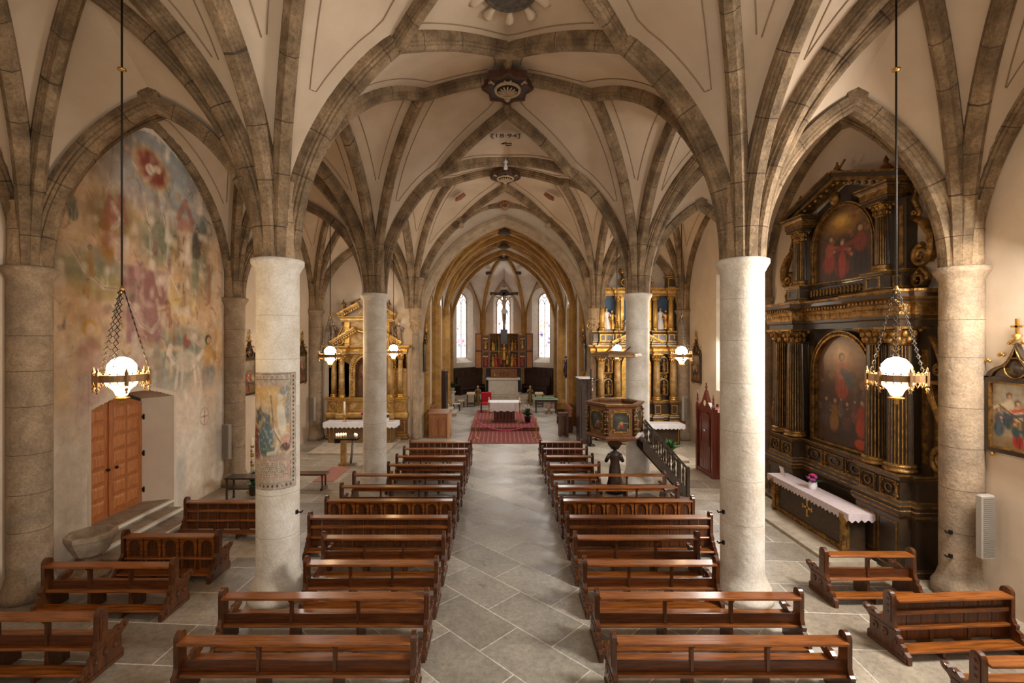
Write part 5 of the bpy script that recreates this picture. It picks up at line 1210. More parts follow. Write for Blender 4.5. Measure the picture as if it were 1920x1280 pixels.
# ================= VAULT ORNAMENT =================
def boss(loc, label, lobes=False):
    t = thing('vault_boss', label, 'boss', loc, 0); n = 16
    if lobes: o = [((.46+.07*math.cos(4*2*PI*i/32))*math.cos(2*PI*i/32), (.46+.07*math.cos(4*2*PI*i/32))*1.15*math.sin(2*PI*i/32)) for i in range(32)]
    else: o = [((.58 if i % 2 == 0 else .46)*math.cos(2*PI*i/16)*(1 if i % 4 else 1), (.7 if i % 2 == 0 else .56)*math.sin(2*PI*i/16)) for i in range(16)]
    m = MB(); R = [[(x*k, y*k, z) for x, y in o] for k, z in ((1, .14), (1, -.02), (.92, -.05), (.86, -.02), (.84, -.02))]; m.rings(R, 0); m.add(R[-1], [list(range(len(o)))[::-1]], 1); m.build('plaque', [M('boss_border', (92, 52, 34), .7, c2=(64, 40, 30), sc=8), M('boss_field', (48, 40, 34), .7, c2=(66, 52, 40), sc=9)], t)
    m = MB(); m.tube([(.27*math.cos(PI*i/14), -.06+.3*math.sin(PI*i/14), -.06) for i in range(29)], .035, 6)
    for k in range(9):
        a = PI*k/8; m.tube([(0, .12, -.07), (.22*math.cos(a), .12-.3*math.sin(a), -.06)], [.03, .02], 5)
    for s in (-1, 1): m.tube([(s*.3, -.3, -.05), (s*.38, -.42, -.05)], [.025, .015], 5); m.tube([(s*.34, -.36, -.05), (s*.42, -.34, -.05)], .015, 5)
    m.tube([(-.08, -.42, -.06), (0, -.36, -.07), (.08, -.42, -.06)], .03, 6); m.ball((0, .32, -.05), .08, 8); m.build('carved_relief', M('relief_stone', (176, 150, 116), .8), t)
boss((X0, 10.65, 9.72), 'large star-shaped painted boss on the vault, nearest the camera')
boss((X0, 16.55, 9.72), 'dark four-lobed painted boss on the vault further back', True)
def small(name, label, cat, loc, mb, mat, rz=0):
    o = mb.build(name, mat); o.location = loc; o.rotation_euler = (0, 0, rz); return tag(o, label, cat)
m = MB(); figure(m, 0, 0, -.12, .34, 0, 0, 0); small('hanging_statuette', 'tiny white statuette fixed under the vault rib before the far boss', 'statuette', (X0, 15.1, 9.62), m, cloth, PI)
m = MB(); m.lathe([(.01, -.03), (.16, -.03), (.2, 0), (.2, .06), (.01, .06)], (0, 0, 0), 12)
for k in range(6): m.ball((.1*math.cos(k*PI/3), .1*math.sin(k*PI/3), -.04), .06, 6)
m.xf(Matrix.Rotation(PI/2, 4, 'X')); small('carved_rosette', 'reddish carved rosette at the crown of the last vault rib', 'rosette', (X0, 19.2, 9.5), m, M('rosette_red', (132, 84, 62), .8, c2=(170, 130, 96), sc=12), PI)
for sx, lb in ((-1.62, 'red painted shield on the vault, left of the far boss'), (1.62, 'red painted shield on the vault, right of the far boss')):
    m = MB(); m.prism([(-.2, -.16), (.16, -.2), (.2, .1), (0, .24), (-.24, .1)], 'z', 0, .05); m.xf(Matrix.Rotation(sx*.35, 4, 'Y')); small('painted_shield', lb, 'shield', (X0+sx, 17.55, 9.33), m, M('shield_red', (112, 50, 34), .8, c2=(150, 96, 66), sc=9))
for s in (-1, 1):
    m = MB(); m.lathe([(.01, -.03), (.1, -.03), (.12, .04), (.01, .04)], (0, 0, 0), 8); m.xf(Matrix.Rotation(PI/2, 4, 'X')); small('carved_rosette', 'small grey carved rosette on the last vault rib, %s side' % ('left' if s < 0 else 'right'), 'rosette', (X0+s*1.75, 19.2, 8.7), m, archst, PI)
# round window in the vault crown with stucco lobes
t = thing('vault_oculus', 'round latticed opening in the vault at the top edge, ringed by stucco lobes', 'oculus', (X0, 7.7, 9.74))
m = MB(); m.lathe([(.44, -.02), (.40, -.06), (.36, -.04), (.36, .2)], (0, 0, 0), 28, a0=0); m.build('rim', M('dark_rim', (62, 54, 46), .9, c2=(96, 82, 68), sc=8), t)  # dark rim mottled with lighter brown
m = MB(); m.prism([(.37*math.cos(2*PI*i/24), .37*math.sin(2*PI*i/24)) for i in range(24)], 'z', .03, .05); m.build('glass', EM('sky_glass', (150, 170, 200), .5), t)
m = MB()
for k in range(-4, 5):
    q = .09*k; L = math.sqrt(max(0, .36**2-q*q)); r2 = math.sqrt(.5)
    for s in (-1, 1): m.tube([((q-L)*r2, s*(q+L)*r2, 0), ((q+L)*r2, s*(q-L)*r2, 0)], .011, 5)
m.build('lattice', iron, t)
m = MB()
for k in range(10):
    a = 2*PI*k/10+PI/2; c, s = math.cos(a), math.sin(a); m.tube([(.4*c, .4*s, .04), (.52*c, .52*s, .0), (.62*c, .62*s, -.03), (.70*c, .70*s, .0)], [.05, .05, .085, .07], 9)
m.build('stucco_lobes', plaster, t)
def ceiling_text(s, loc, size, name, label):
    c = bpy.data.curves.new(name, 'FONT'); c.body = s; c.align_x = 'CENTER'; c.size = size; c.extrude = .004; c.materials.append(M('ink_brown', (52, 38, 30), .9))
    o = bpy.data.objects.new(name, c); COL.objects.link(o); o.location = loc; dg = bpy.context.evaluated_depsgraph_get(); me = bpy.data.meshes.new_from_object(o.evaluated_get(dg)); bpy.data.objects.remove(o)
    o = bpy.data.objects.new(name, me); COL.objects.link(o); o.location = loc; o.scale = (1.1, 1.8, 1); o.rotation_euler = (PI+.12, 0, 0); return tag(o, label, 'inscription')
ceiling_text('[18·94]', (X0-.02, 13.32, 9.76), .26, 'painted_date', 'painted date on the vault above the white statuette')
m = MB(); m.tube([(-.14, .02, 0), (0, -.12, 0), (0, .14, 0), (.16, .1, 0)], .014, 5); m.tube([(-.14, .02, 0), (.16, -.02, 0)], .014, 5); small('mason_mark', 'small dark painted mason mark below the date on the vault', 'mark', (X0, 13.75, 9.76), m, M('ink_brown', (52, 38, 30), .9))
# ================= LEFT AISLE =================
t = thing('stone_font', 'octagonal stone holy water font beside the door steps', 'font', (-7.12, 8.27, 0))
m = MB(); m.lathe([(.28, 0), (.28, .07), (.2, .1), (.14, .16), (.13, .36), (.18, .42)], (0, 0, 0), 8, sm=False); m.build('pedestal', colwall, t)
m = MB(); m.lathe([(.15, .40), (.24, .44), (.33, .62), (.37, .72), (.37, .78), (.31, .79), (.3, .7), (.1, .6), (.01, .58)], (0, 0, 0), 8, sm=False); m.build('bowl', M('font_stone', (186, 168, 146), .8, c2=(150, 130, 108), sc=6, bump=.3), t)
t = thing('side_table', 'low black table with turned legs behind the painted column, left aisle', 'table', (-6.5, 12.25, 0))
m = MB(); m.bbox(-.52, .52, -.2, .2, .57, .61, .01); m.build('table_top', black, t)
for sx in (-1, 1):
    for sy in (-1, 1):
        m = MB(); m.lathe([(.035, 0), (.035, .05)]+[(.02+.014*(i % 2), .06+.03*i) for i in range(16)]+[(.035, .55), (.035, .57)], (sx*.47, sy*.16, 0), 8); m.build('leg', black, t)
m = MB(); m.bbox(-.45, .45, -.16, .16, .3, .33, .01); m.build('shelf', black, t)
t = thing('paschal_candle', 'tall decorated paschal candle on a stand by the left wall', 'candle', (-6.72, 12.85, 0))
m = MB(); m.lathe([(.14, 0), (.14, .03), (.04, .06), (.03, .3), (.05, .36), (.03, .42), (.07, .5), (.07, .52)], (0, 0, 0), 12); m.build('stand', brass, t)
m = MB(); m.lathe([(.042, .52), (.042, 1.45), (.01, 1.47)], (0, 0, 0), 12, 0, mis=None); m.build('candle', wax, t)
m = MB()
for z in (.7, .95, 1.0, 1.2): m.lathe([(.043, z), (.046, z+.01), (.046, z+.05), (.043, z+.06)], (0, 0, 0), 12); 
for z in (.8, 1.1): m.box(-.012, .012, -.05, -.04, z-.08, z+.08); m.box(-.035, .035, -.05, -.04, z, z+.025)
m.build('wax_ornament', gold, t)
def plant(name, label, loc, h=.6, r=.3, n=40, pot=(196, 186, 172), ph=.25, pr=.15, group=None, white=0):
    t = thing(name, label, 'plant', loc, 0, group)
    m = MB(); m.lathe([(pr*.7, 0), (pr*.95, ph*.9), (pr*1.05, ph*.9), (pr*1.05, ph), (pr*.8, ph), (pr*.7, ph*.85), (.01, ph*.85)], (0, 0, 0), 14); m.build('pot', M('pot_glaze', pot, .5), t)
    m = MB(); rg = random.Random(len(label)*3)
    for i in range(n):
        a = rg.uniform(0, 2*PI); k = rg.uniform(.3, 1); d = V((math.cos(a), math.sin(a), 0)); w = V((-math.sin(a), math.cos(a), 0))*h*.09; pts = []
        for q in (0, .35, .7, 1): pts.append(V((0, 0, ph*.85))+d*r*k*q**1.2+V((0, 0, h*(1.25-.5*k)*(q-.55*k*q*q))))
        ws = (.25, 1, .8, .05); m.rings([[p-w*s_, p+d*.0+V((0, 0, h*.012)), p+w*s_] for p, s_ in zip(pts, ws)], 0, False, False, True)
    m.build('leaves', green, t)
    if white:
        m = MB()
        for i in range(white): a = rg.uniform(0, 6.3); q = rg.uniform(.1, .6)*r; m.ball((q*math.cos(a), q*math.sin(a), ph+h*rg.uniform(.7, 1)), .035, 6, 0, .6, .6, 1.5)
        m.build('white_blooms', cloth, t)
    return t
plant('potted_plant', 'small dark green plant at the foot of the paschal candle', (-6.55, 12.62, 0), .5, .22, 26, (90, 70, 50))
plant('potted_plant', 'leafy plant lying under the low black table, left aisle', (-6.35, 12.2, .33), .12, .3, 34, (70, 90, 70), .05, .12)
t = thing('bench', 'brown backless bench with turned legs right of the painted column', 'bench', (-5.4, 13.15, 0))
m = MB(); m.bbox(-.62, .62, -.17, .17, .40, .44, .01); m.build('seat', wood2, t)
for sx in (-1, 1):
    for sy in (-1, 1):
        m = MB(); m.lathe([(.03, .05)]+[(.018+.013*(i % 2), .06+.03*i) for i in range(10)]+[(.03, .36), (.03, .4)], (sx*.5, sy*.12, 0), 8); m.build('leg', wood2, t)
    m = MB(); m.bbox(sx*.5-.04, sx*.5+.04, -.19, .19, 0, .05, .01); m.build('foot_rail', wood2, t)
m = MB(); m.bbox(-5.45, -4.85, 13.75, 15.35, 0, .012, .004); tag(m.build('floor_rug', M('pink_rug', (150, 92, 78), .95, c2=(176, 124, 106), sc=30)), 'faded pinkish rug on the floor of the left aisle', 'rug')
t = thing('votive_candle_stand', 'candle stand with a wide brass post in the left aisle', 'candle stand', (-5.15, 15.55, 0))
m = MB(); m.bbox(-.09, .09, -.05, .05, .08, .86, .01); m.bbox(-.15, .13, -.1, .1, 0, .08, .01); m.build('post', ochre, t)
m = MB(); m.bbox(-.28, .5, -.1, .16, .84, .88, .01); m.bbox(-.3, -.12, -.02, .16, .72, .84, .01); m.build('tray', iron, t)
m = MB(); m.tube([(.3, .05, .84), (.22, .05, .05)], .04, 6); m.bbox(.1, .4, -.05, .15, 0, .05, .01); m.build('side_post', M('steel_grey', (130, 124, 112), .5, .5), t)
for i, (x, y) in enumerate([(-.2, .1), (-.12, .12), (-.04, .12), (.03, .12), (-.24, .02), (-.1, .04), (.34, .1), (.42, .02)]):
    g = thing('votive_candle', 'small lit votive candle in glass on the candle stand', 'candle', (-5.15+x, 15.55+y, .88), 0, 'votive candles on the stand')
    m = MB(); m.lathe([(.026, 0), (.03, .1), (.024, .1), (.02, .01)], (0, 0, 0), 10); m.build('glass_cup', M('cup_glass', (236, 214, 190), .3), g); m = MB(); m.ball((0, 0, .12), .022, 8, 0, 1, 1, 1.6); m.build('flame', flame, g)
# ================= RIGHT AISLE: pulpit, confessional =================
PX, PY = 3.07, 12.88; ap_ = .64
def hexp(r, z): return [(r*math.cos(PI/3*i), r*math.sin(PI/3*i), z) for i in range(6)]
t = thing('pulpit', 'carved wooden pulpit with painted panels beside the far right column', 'pulpit', (PX, PY, 0)); rr = .74
m = MB(); m.rings([hexp(rr*k, z) for k, z in ((.15, 1.2), (.3, 1.36), (.7, 1.46), (1.02, 1.52), (1.06, 1.57), (1.0, 1.62), (.96, 1.64))], 0, True); m.build('base_moulding', [M('pulpit_wood', (130, 84, 46), .45, c2=(98, 60, 32), sc=4, st=(6, 6, 1))], t)
pw = bpy.data.materials['pulpit_wood']
m = MB(); m.rings([hexp(rr*k, z) for k, z in ((.96, 1.63), (.96, 2.34), (.9, 2.34), (.9, 1.66))], 0); m.add(hexp(rr*.9, 1.66), [[0, 1, 2, 3, 4, 5]]); m.build('parapet', pw, t)
m = MB(); m.rings([hexp(rr*k, z) for k, z in ((.97, 2.32), (1.0, 2.36), (1.07, 2.40), (1.08, 2.45), (.86, 2.45), (.86, 2.40), (.9, 2.34))], 0); m.build('top_rail', pw, t)
m = MB()
for i in range(6):
    a = PI/3*i; c, s = rr*.97*math.cos(a), rr*.97*math.sin(a); m.tube([(c, s, 1.64), (c, s, 2.33)], .05, 6, 0)
    for k in range(6):
        for e_ in (-1, 1): m.ball((c*1.05+e_*.03*-math.sin(a), s*1.05+e_*.03*math.cos(a), 1.7+.11*k), .035, 6, 1)
m.build('corner_pilasters', [black, dgold], t)
for i in (3, 4, 5):
    a = PI/3*(i+.5); Q = Matrix.Translation((PX*0+.96*ap_*math.cos(a), .96*ap_*math.sin(a), 0)) @ Matrix.Rotation(a-PI/2, 4, 'Z')
    hw = .25; st = [(-hw, 1.78), (-hw+.07, 1.78), (-hw+.07, 1.71), (hw-.07, 1.71), (hw-.07, 1.78), (hw, 1.78), (hw, 2.2), (hw-.07, 2.2), (hw-.07, 2.27), (-hw+.07, 2.27), (-hw+.07, 2.2), (-hw, 2.2)]
    inn = [(x*.84, 1.99+(z-1.99)*.84) for x, z in st]
    m = MB(); strip(m, st, inn, 'y', .0, .035); strip(m, [(x*1.1, 1.99+(z-1.99)*1.1) for x, z in st], [(x*1.05, 1.99+(z-1.99)*1.05) for x, z in st], 'y', 0, .02); m.xf(Q); fr = m.build('panel_frame', dgold, t)
    cv = Canvas(36, 40, (44, 40, 34), i); cv.mix(cv.noise(4, i)*.7, (70, 70, 56)); cv.e(.4, .3, .4, .2, (86, 92, 78), .8, .4, .8); cv.fig(.62, .9, .55, (150, 58, 36), (176, 130, 92), al=.9, lean=-.2, arm=.6); cv.fig(.35, .92, .4, (120, 96, 70), al=.8, lean=.2); cv.line([(.3, .3), (.7, .5)], .03, (60, 52, 40), .9)
    cv.build('painted_panel', paintm, lambda u, v: Q @ V((.215-.43*u, .012, 2.22-.46*v)), fr)
m = MB(); figure(m, 0, 0, .1, 1.2, 0, 0, 0, 0, (.4, .4), seed=4); m.lathe([(.26, 0), (.26, .08), (.2, .12)], (0, 0, 0), 8); m.lathe([(.1, 1.16), (.16, 1.24), (.2, 1.3)], (0, 0, 0), 8); m.build('carved_support', M('carved_walnut', (66, 42, 28), .5, c2=(44, 30, 22), sc=5), t)
m = MB(); m.tube([(.52, .42, 2.4), (.3, .35, 2.44), (.1, .4, 2.5)], .02, 5); m.box(-.12, .2, .2, .5, 2.42, 2.44)
sb = thing('pulpit_canopy', 'flat wooden sounding board on the column above the pulpit', 'canopy', (PX+.05, PY+.05, 3.66)); m = MB(); m.rings([hexp(k, z) for k, z in ((.3, .12), (.66, .08), (.70, .04), (.70, 0), (.62, -.02), (.5, 0))], 0, True); m.build('board', M('canopy_wood', (150, 112, 66), .5, c2=(120, 86, 48), sc=6), sb); m = MB(); m.tube([(-.25, .2, .1), (.25, .5, .42)], .015, 5); m.tube([(.3, .3, .1), (.6, .55, .3)], .015, 5); m.build('stay_rod', iron, sb)
# stair of the pulpit, descending to the right
t = thing('pulpit_stair', 'dark pulpit staircase with turned balusters, right of the far column', 'staircase', (0, 0, 0))
n = 7; xs = [3.72+.16*i for i in range(n+1)]; zs = [1.44-.2*i for i in range(n)]
m = MB(); 
for i in range(n): m.bbox(xs[i], xs[i+1]+.03, 12.5, 13.1, zs[i]-.04, zs[i], .008); m.box(xs[i+1]-.02, xs[i+1], 12.52, 13.08, max(0, zs[i]-.2), zs[i]-.03)
m.build('treads', dwood, t)
for y in (12.48, 13.1):
    m = MB(); m.prism([(3.72, 1.2), (3.72, 1.5), (4.9, .16), (4.9, 0), (4.8, 0)], 'y', y-.02, y+.02); m.build('stringer', black, t)
    m = MB(); m.prism([(3.76, 1.95), (3.76, 2.03), (4.88, .76), (4.88, .68)], 'y', y-.04, y+.04); m.build('handrail', black, t)
    m = MB(); m.bbox(4.84, 4.93, y-.05, y+.05, 0, .78, .01); m.build('newel_post', black, t)
    for i in range(8):
        x = 3.82+.135*i; z0 = 1.5-(x-3.72)*1.135; z1 = 1.97-(x-3.76)*1.135; h = z1-z0; m = MB(); m.lathe([(.022, 0), (.022, .03), (.012, .06), (.034, h*.3), (.014, h*.5), (.034, h*.7), (.012, h*.9), (.022, h)], (x, y, z0), 8); m.build('baluster', black, t)
# confessional
t = thing('confessional', 'red-brown gothic wooden confessional against the right wall', 'confessional', (WALL_R-.04, 14.6, 0), PI/2)
m = MB(); m.bbox(-.62, .62, 0, 1.36, 0, .12, .02); m.box(-.58, .58, 0, 1.3, .1, 1.95); m.build('body', redwood, t)
m = MB(); m.prism([(-.6, 1.9), (.6, 1.9), (.5, 2.0), (.22, 2.2), (0, 2.55), (-.22, 2.2), (-.5, 2.0)], 'y', 1.24, 1.34); m.build('gable', redwood, t)
m = MB(); m.prism(arch_pts(-.36, .36, .14, 1.55, 10), 'y', 1.3, 1.34); 
dd = m.build('door', redwood, t)
m = MB()
for k in range(5): m.bbox(-.3+.12*k, -.2+.12*k, 1.335, 1.355, .2, .8, .01)
strip(m, [(-.32, .9), (.32, .9), (.32, 1.7), (-.32, 1.7)], [(-.26, .96), (.26, .96), (.26, 1.64), (-.26, 1.64)], 'y', 1.33, 1.36); m.build('door_panels', redwood, dd)
m = MB(); m.box(-.05, .05, 1.355, 1.36, 1.3, 1.36); m.build('name_plate', cloth, dd)
for s in (-1, 1):
    m = MB(); m.bbox(s*.56-.05, s*.56+.05, 1.28, 1.38, 0, 2.05, .01); m.lathe([(.05, 2.05), (.06, 2.1), (.03, 2.14), (.035, 2.2), (.02, 2.3), (.03, 2.34), (.004, 2.5)], (s*.56, 1.33, 0), 6); m.build('corner_post', redwood, t)
m = MB()
for k in range(9): m.box(-.6, -.57, .1+.14*k, .17+.14*k, 1.95, 2.05); m.box(.57, .6, .1+.14*k, .17+.14*k, 1.95, 2.05)
m.build('cresting', redwood, t)
for s in (-1, 1):
    for z0, z1 in ((.2, .9), (1.0, 1.8)):
        m = MB()
        for ya, yb in ((.1, .62), (.7, 1.22)): m.bbox(min(s*.58, s*.6), max(s*.58, s*.6), ya, yb, z0, z1, .008)
        m.build('side_panel', redwood, t)
m = MB(); m.box(-.015, .015, 1.28, 1.31, 2.5, 2.78); m.box(-.07, .07, 1.28, 1.31, 2.63, 2.66); m.build('top_cross', redwood, t)
m = MB(); m.prism([(.08*math.cos(PI*i/6), 2.16+.09*math.sin(PI*i/6)) for i in range(12)], 'y', 1.33, 1.35); m.build('gable_ornament', M('pale_panel', (220, 206, 186), .6), t)
plant('potted_plant', 'leafy green pot plant on a stone block by the right aisle altar', (5.75, 16.2, .1), .5, .5, 60, (176, 170, 160), .2, .16)
m = MB(); m.bbox(5.35, 6.25, 15.8, 16.6, 0, .1, .02); tag(m.build('stone_block', step_st), 'low stone block under the green plant in the right aisle', 'stone block')
# ================= CHOIR FURNISHINGS =================
ZA = .42
HX = .12
t = thing('high_altar', 'white stone high altar block at the back of the apse', 'altar', (HX, 31.55, ZA))
m = MB(); m.bbox(-.98, .98, 0, .75, .06, .95, .02); m.bbox(-1.08, 1.08, -.05, .8, 0, .07, .015); m.build('altar_block', marble, t)
m = MB(); m.bbox(-1.13, 1.13, -.1, .8, .95, 1.07, .03); m.build('altar_slab', marble, t)
brn = M('shrine_wood', (150, 92, 52), .5, c2=(124, 72, 38), sc=3, st=(1, 1, 5))
t = thing('winged_altarpiece', 'carved and gilded winged altarpiece standing on the high altar', 'altarpiece', (.18, 31.95, ZA+1.08))
m = MB(); m.bbox(-.88, .88, 0, .4, 0, .58, .01); m.build('predella', brn, t)
m = MB()
for x0, x1 in ((-.8, -.46), (-.4, .4), (.46, .8)): panelrel(m, x0, x1, .08, .5, 0, 0, -.02, False, .03)
m.build('predella_frames', dgold, t)
for x, h in ((-.63, .34), (.63, .34), (-.22, .3), (0, .36), (.22, .3)):
    m = MB(); figure(m, -x, .02, .1, h, 0, 1, 0, 0, seed=int(x*10)); m.xf(Matrix.Rotation(PI, 4, 'Z')); m.build('predella_figure', [gold if abs(x) > .4 else dgold, skinp], t)
z0, z1 = .62, 2.95
m = MB(); m.box(-1.0, 1.0, .3, .4, z0, z1, 0); strip(m, [(-1.0, z0), (1.0, z0), (1.0, z1), (-1.0, z1)], [(-.92, z0+.08), (.92, z0+.08), (.92, z1-.06), (-.92, z1-.06)], 'y', -.05, .35, 1); m.build('shrine', [M('shrine_ground', (112, 80, 40), .6, .3), brn], t)
for x in (-.34, .34):
    m = MB(); m.tube([(x, -.02, z0+.08), (x, -.02, z1-.5)], .035, 6); m.lathe([(.06, 0), (.04, .1), (.02, .3), (.002, .5)], (x, -.02, z1-.55), 6); m.build('shrine_post', gold, t)
m = MB()
for x0 in (-.9, -.33, .33):
    wd = .57 if x0 != -.33 else .66
    for k in range(3):
        a = x0+wd*k/3; l = pointed(a, a+wd/3, z1-.5, z1-.15, 4); m.tube([(x, -.0, z) for x, z in l], .022, 5); m.ball((a+wd/6, 0, z1-.14), .04, 6)
m.box(-.92, .92, -.03, .0, 1.72, 1.78); m.build('tracery', dgold, t)
pr_ = M('pale_red_robe', (168, 60, 48), .5, .1); dk = M('shrine_green', (70, 84, 62), .6)
k = 0
for x, z, h, mt in [(-.75, .72, .8, gold), (-.52, .72, .85, pr_), (.52, .72, .85, gold), (.75, .72, .8, pr_), (-.64, .72, .6, dgold), (.64, .72, .6, dgold), (-.76, 1.8, .7, gold), (-.52, 1.8, .74, dk), (.52, 1.8, .74, gold), (.76, 1.8, .7, dgold), (-.64, 1.8, .55, gold), (.64, 1.8, .55, pr_), (0, 1.15, 1.1, gold), (-.2, .85, .7, pr_), (.2, .85, .7, gold), (0, .72, .5, dgold), (-.2, 1.5, .5, dgold), (.2, 1.5, .5, dgold), (0, 2.2, .4, gold)]:
    k += 1; m = MB(); figure(m, -x, -.08, z, h, 0, 1, 2, .05*(k % 3-1), (.5-.3*(k % 2), .2+.2*(k % 3)), seed=k); m.xf(Matrix.Rotation(PI, 4, 'Z')); m.build('shrine_figure', [mt, skinp, gold], t)
for s in (-1, 1):
    m = MB(); m.box(min(s*1.0, s*1.47), max(s*1.0, s*1.47), -.02, .04, z0, z1-.1, 0); xa, xb = min(s*1.02, s*1.45), max(s*1.02, s*1.45)
    strip(m, [(xa, z0), (xb, z0), (xb, z1-.1), (xa, z1-.1)], [(xa+.05, z0+.05), (xb-.05, z0+.05), (xb-.05, z1-.2), (xa+.05, z1-.2)], 'y', -.06, .04, 1); m.box(xa, xb, -.05, 0, 1.68, 1.84, 1)
    for z in (1.4, 2.6): m.box(xa+.06, xb-.06, -.05, 0, z-.03, z+.05, 2)
    w_ = m.build('inner_wing', [dwood, brn, gold], t)
    for z in (.75, 1.9):
        m = MB(); figure(m, -s*1.235, .06, z, .66, 0, 1, 0, .04*s, seed=k+int(z*3)); m.xf(Matrix.Rotation(PI, 4, 'Z')); m.build('wing_figure', [gold if z > 1 else pr_, skinp], w_)
    m = MB(); xa, xb = min(s*1.49, s*1.93), max(s*1.49, s*1.93); m.box(xa, xb, 0, .04, z0, z1, 0)
    for za, zb in ((z0, 1.77), (1.77, z1)): strip(m, [(xa, za), (xb, za), (xb, zb), (xa, zb)], [(xa+.045, za+.045), (xb-.045, za+.045), (xb-.045, zb-.045), (xa+.045, zb-.045)], 'y', -.03, .03, 1)
    m.build('outer_wing', [M('plain_wing', (190, 124, 72), .6, c2=(168, 104, 58), sc=3), dwood], t)
# crucifix before the altarpiece
t = thing('large_crucifix', 'large dark crucifix with pale carved body hung before the apse window', 'crucifix', (.18, 31.1, 3.75))
m = MB(); m.box(-.09, .09, 0, .08, .9, 3.75); m.box(-.92, .92, .0, .08, 3.2, 3.36); m.box(-.22, .22, -.02, .06, .0, .95)
for s in (-1, 1): m.prism([(s*.0, 3.7), (s*.35, 3.36), (s*.92, 3.4), (s*.92, 3.2), (s*.3, 3.16), (0, 3.1)], 'y', .03, .06)
m.build('cross', dwood, t)
m = MB(); m.box(-.25, .25, -.03, 0, 3.55, 3.72); m.build('title_board', marble, t)
me = bpy.data.meshes.new('body'); P = [(0, -.12, 2.12), (0, -.13, 2.42), (0, -.12, 2.72), (0, -.12, 2.92), (.03, -.17, 3.06), (-.17, -.1, 2.86), (-.47, -.06, 3.08), (-.78, -.04, 3.24), (.17, -.1, 2.86), (.47, -.06, 3.08), (.78, -.04, 3.24), (-.09, -.12, 2.05), (-.08, -.22, 1.62), (-.03, -.1, 1.2), (-.02, -.14, 1.05), (.09, -.12, 2.05), (.09, -.22, 1.62), (.03, -.12, 1.2), (.02, -.16, 1.05), (.04, -.18, 3.16)]
E = [(0, 1), (1, 2), (2, 3), (3, 4), (4, 19), (2, 5), (5, 6), (6, 7), (2, 8), (8, 9), (9, 10), (0, 11), (11, 12), (12, 13), (13, 14), (0, 15), (15, 16), (16, 17), (17, 18)]
Rd = [.13, .11, .14, .05, .09, .07, .05, .035, .07, .05, .035, .09, .065, .045, .05, .09, .065, .045, .05, .08]
me.from_pydata(P, E, []); bo = bpy.data.objects.new('body', me); COL.objects.link(bo); bo.parent = t
sk = bo.modifiers.new('skin', 'SKIN'); bo.modifiers.new('sub', 'SUBSURF').levels = 2; bo.modifiers['sub'].render_levels = 2
for i, v in enumerate(me.skin_vertices[0].data): v.radius = (Rd[i], Rd[i]*.8)
me.skin_vertices[0].data[0].use_root = True; me.materials.append(skinp)
m = MB(); m.lathe([(.15, 0), (.18, .1), (.16, .26), (.13, .3)], (0, -.13, 1.98), 14, sx=1.05, sy=.85); m.tube([(.16, -.2, 2.2), (.22, -.2, 2.05), (.2, -.2, 1.85)], [.05, .05, .02], 6); m.build('loincloth', cloth, t)
m = MB(); m.ball((.045, -.15, 3.16), .095, 10, 0, 1, .9, 1.0); m.tube([(-.04, -.16, 3.12), (-.05, -.18, 2.98)], [.04, .02], 6); m.build('hair', dwood, t)
m = MB(); m.tube([(0, .04, 3.75), (0, .04, 5.05)], .012, 5); m.build('hanging_wire', iron, t)
# panelled choir stalls along the apse wall
def stall(A, B, label, seat=True):
    A, B = V((*A, 0)), V((*B, 0)); L = (B-A).length; a = math.atan2((B-A).y, (B-A).x)
    t = thing('choir_bench', label, 'bench', (A.x, A.y, ZA), a, 'panelled benches round the apse')
    m = MB(); m.box(0, L, -.1, -.04, 0, 1.72); n = max(2, int(L/.42))
    for i in range(n): panelrel(m, L*i/n+.03, L*(i+1)/n-.03, .85, 1.6, -.1, 0, -.02, False, .05)
    m.box(0, L, -.14, -.04, 1.68, 1.76); m.build('back_panel', dwood, t)
    if seat:
        m = MB(); m.bbox(.15, L-.15, -.62, -.18, .40, .45, .01); m.build('seat', dwood, t)
        m = MB(); m.box(.15, L-.15, -.22, -.16, .1, 1.15); m.build('bench_back', dwood, t)
        for x in (.2, L-.2): m = MB(); m.bbox(x-.03, x+.03, -.6, -.16, 0, .62, .01); m.build('bench_end', dwood, t)
stall((CL+.17, 31.15), (CXm-BW-.06, YB-.16), 'dark panelled bench along the left side of the apse')
stall((CXm+BW+.06, YB-.16), (CR-.17, 31.15), 'dark panelled bench along the right side of the apse')
stall((CXm-BW+.25, YB-.03), (CXm-.02, YB-.03), 'dark panelling behind the high altar, left half', False)
stall((CXm+.02, YB-.03), (CXm+BW-.25, YB-.03), 'dark panelling behind the high altar, right half', False)
# carpeted platform and table
def carpet_mat():
    mt = M('red_carpet', (124, 36, 34), .95, c2=(96, 26, 28), sc=6); nt = mt.node_tree; N = nt.nodes; L = nt.links; b = N['Principled BSDF']
    tc = N.new('ShaderNodeTexCoord'); vo = N.new('ShaderNodeTexVoronoi'); vo.inputs['Scale'].default_value = 5.5; vo.inputs['Randomness'].default_value = 0
    L.new(tc.outputs['Object'], vo.inputs['Vector']); cr = N.new('ShaderNodeValToRGB'); e = cr.color_ramp.elements
    e[0].position = .10; e[0].color = (*lin((206, 164, 134)), 1); e[1].position = .22; e[1].color = (*lin((150, 66, 60)), 1)
    n1 = e.new(.42); n1.color = (*lin((136, 52, 50)), 1); n2 = e.new(.5); n2.color = (*lin((60, 30, 34)), 1); n3 = e.new(.62); n3.color = (*lin((160, 90, 76)), 1)
    L.new(vo.outputs['Distance'], cr.inputs[0]); L.new(cr.outputs[0], b.inputs['Base Color']); return mt
crm = carpet_mat(); border = M('carpet_border', (70, 26, 28), .95, c2=(150, 92, 72), sc=22)
